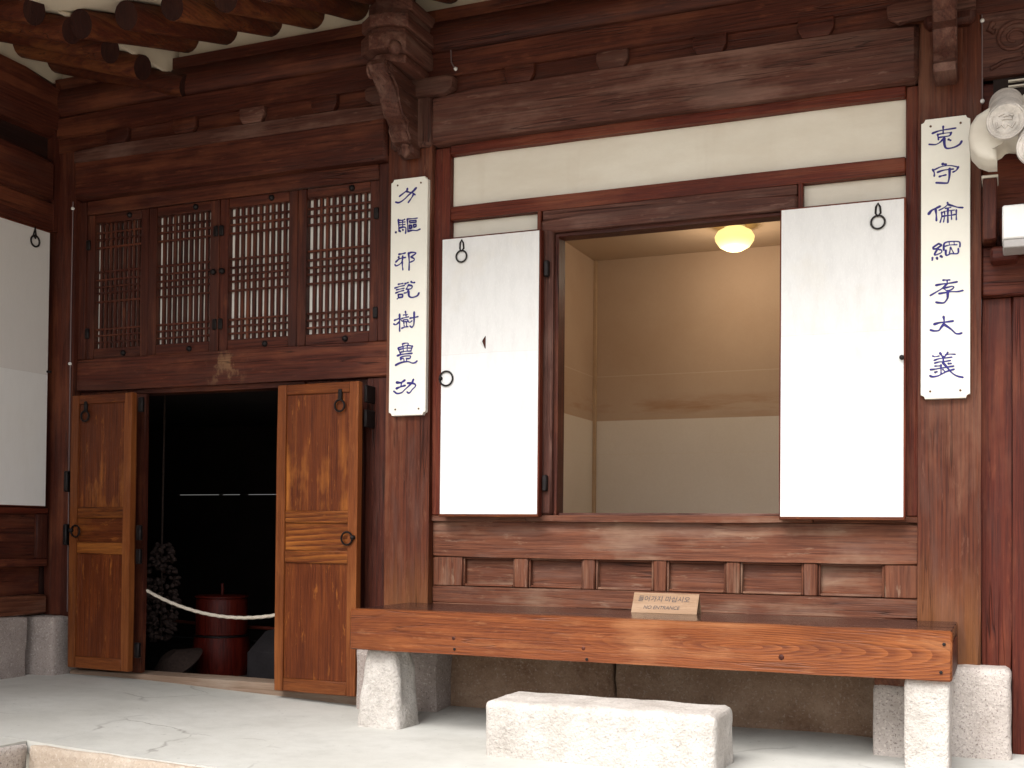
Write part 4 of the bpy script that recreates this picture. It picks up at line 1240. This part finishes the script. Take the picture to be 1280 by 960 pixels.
cs = bar('carved_board', -.0935, .62, .0, .044, 2.682, 2.96, 'beam', 'x', house, .006, .003)
sp = []
for i in range(46):
    a = -1.2 + i / 45 * 3.9 * math.pi
    r = .082 * (1 - i / 56)
    sp.append((.028 + r * math.cos(a), -.003, 2.828 + r * math.sin(a) * .92))
obj('carved_scroll', MB().tube(sp, [.010 * (1 - .5 * i / 45) for i in range(46)], 8), wood('beam', 'x'), cs, 60)
obj('carved_scroll', MB().tube([(-.06, -.003, 2.715), (-.01, -.003, 2.738), (.05, -.003, 2.742), (.12, -.003, 2.78), (.2, -.003, 2.80)], .009, 8), wood('beam', 'x'), cs, 60)
obj('carved_scroll', MB().tube([(-.05, -.003, 2.90), (-.065, -.003, 2.87), (-.045, -.003, 2.86)], .012, 8), wood('beam', 'x'), cs, 60)
obj('gate_gap_block', MB().box(-.094, 2.45, .125, .16, -.02, 3.4, 0), wood('dark', 'x'), house)  # added board that stops sky light showing through gaps at the gate
vent = obj('vent_dark_box', MB().box(-.05, .5, .03, .059, 2.56, 2.6815, 0), M['soot'], house)  # solid dark box; the shade inside the vent is put into its colour
for z in (2.640, 2.662):
    obj('vent_slat', MB().box(.005, .5, .008, .0295, z - .003, z + .003, .001), M['lime'], vent)

cap = thing('tiled_wall_cap', (.05, -.25, 2.25), 'pale tiled wall end with a patterned round eave tile beside the right pillar', 'roof tiles')
def eave_tile(cx, cy, cz, r, rise, yawd):
    T0 = Matrix.Translation(Vector((cx, cy, cz))) @ Matrix.Rotation(math.radians(yawd), 4, 'Z')
    T = T0 @ Matrix.Rotation(math.radians(4), 4, 'X')
    mb = MB().lathe((0, 0, 0), [(r * .90, .004), (r * .95, .02), (r * .93, .05), (r * .93, .24)], 28, 'y').xform(T0 @ Matrix.Rotation(math.radians(rise), 4, 'X'))
    t = obj('round_tile', mb, M['tile'], cap, 40)
    d = MB().lathe((0, 0, 0), [(r * .94, -.006), (r * 1.02, -.002), (r * 1.03, .010), (r * 1.0, .016)], 32, 'y').xform(T)
    obj('tile_face', d, M['tile'], t, 40)
    for rr, th in ((.97, .055), (.74, .035), (.68, .02)):
        obj('face_ring', MB().ring((0, -.006, 0), r * rr, r * th, 'y', 36).xform(T), M['tile'], t, 60)
    # raised flourish on the tile face
    for pts in (((-.40, .28), (-.15, .40), (.12, .36), (.36, .22), (.30, .05), (.05, .10), (-.22, .08)),
                ((-.50, -.08), (-.45, -.36), (-.22, -.20), (-.05, -.42), (.10, -.22), (.30, -.40), (.46, -.12)),
                ((-.12, .24), (.02, .30), (.14, .24))):
        obj('face_flourish', MB().tube([(u * r, -.007, v * r) for u, v in pts], r * .075, 6).xform(T), M['tile'], t, 60)
    return t
eave_tile(-.003, -.36, 2.382, .066, 33, 0)
eave_tile(.098, -.40, 2.262, .066, 33, 0)
pl = [(-.105, 2.44), (-.128, 2.405), (-.134, 2.36), (-.126, 2.315), (-.10, 2.282), (-.065, 2.264), (-.034, 2.262), (-.034, 2.305), (-.038, 2.322), (-.018, 2.345), (.0, 2.352), (.04, 2.33), (.09, 2.33), (.12, 2.45), (.0, 2.47), (-.06, 2.465)]
obj('lime_end', MB().prism(pl, -.30, -.12, 'y', .018), M['lime'], cap, 50)
obj('bedding', MB().prism([(-.03, 2.38), (.2, 2.33), (.2, 2.52), (.06, 2.56), (.0, 2.50)], -.12, .018, 'y', .01), M['lime'], cap, 50)

fx = thing('white_light_box', (.06, -.2, 1.93), 'white box fixture with a grey base beside the plank gate', 'light box')
obj('box_body', MB().box(-.016, .22, -.24, -.10, 1.975, 2.103, .006), M['white_box'], fx, 40)
obj('box_base', MB().box(-.014, .218, -.236, -.10, 1.942, 1.9745, .004), M['grey_box'], fx, 40)
obj('round_back', MB().lathe((.065, -.099, 2.055), [(.085, .0), (.092, .01), (.092, .11), (.08, .121)], 28, 'y'), wood('stain', 'y'), fx, 40)

# ------------------------------------------------------------------ thin cables with white clips
def cable(pts, clips, label):
    t = thing('cable', pts[0], label, 'cable')
    obj('wire', MB().tube(pts, .0032, 6), M['cable'], t, 60)
    for c in clips:
        obj('clip', MB().lathe(c, [(.002, -.008), (.008, -.005), (.009, .004), (.006, .008)], 10, 'y'), M['clip'], t, 60)
cable([(-4.752, -.007, 2.66), (-4.754, -.007, 2.0), (-4.750, -.007, 1.2), (-4.745, -.007, .40)], [(-4.752, -.009, 2.622), (-4.754, -.009, 1.763), (-4.750, -.009, 1.066)], 'thin cable with white clips down the dark corner post')
cable([(-.0915, .004, 2.99), (-.0905, .004, 2.8), (-.0905, .004, 2.58)], [(-.0905, .003, 2.915), (-.0905, .003, 2.592)], 'thin bright wire down the edge of the pillar beside the carved board')
cable([(-2.43, -.032, 3.14), (-2.425, -.036, 3.08), (-2.405, -.036, 3.045)], [(-2.402, -.038, 3.045)], 'short loose wire with a white end beside the carved bracket')
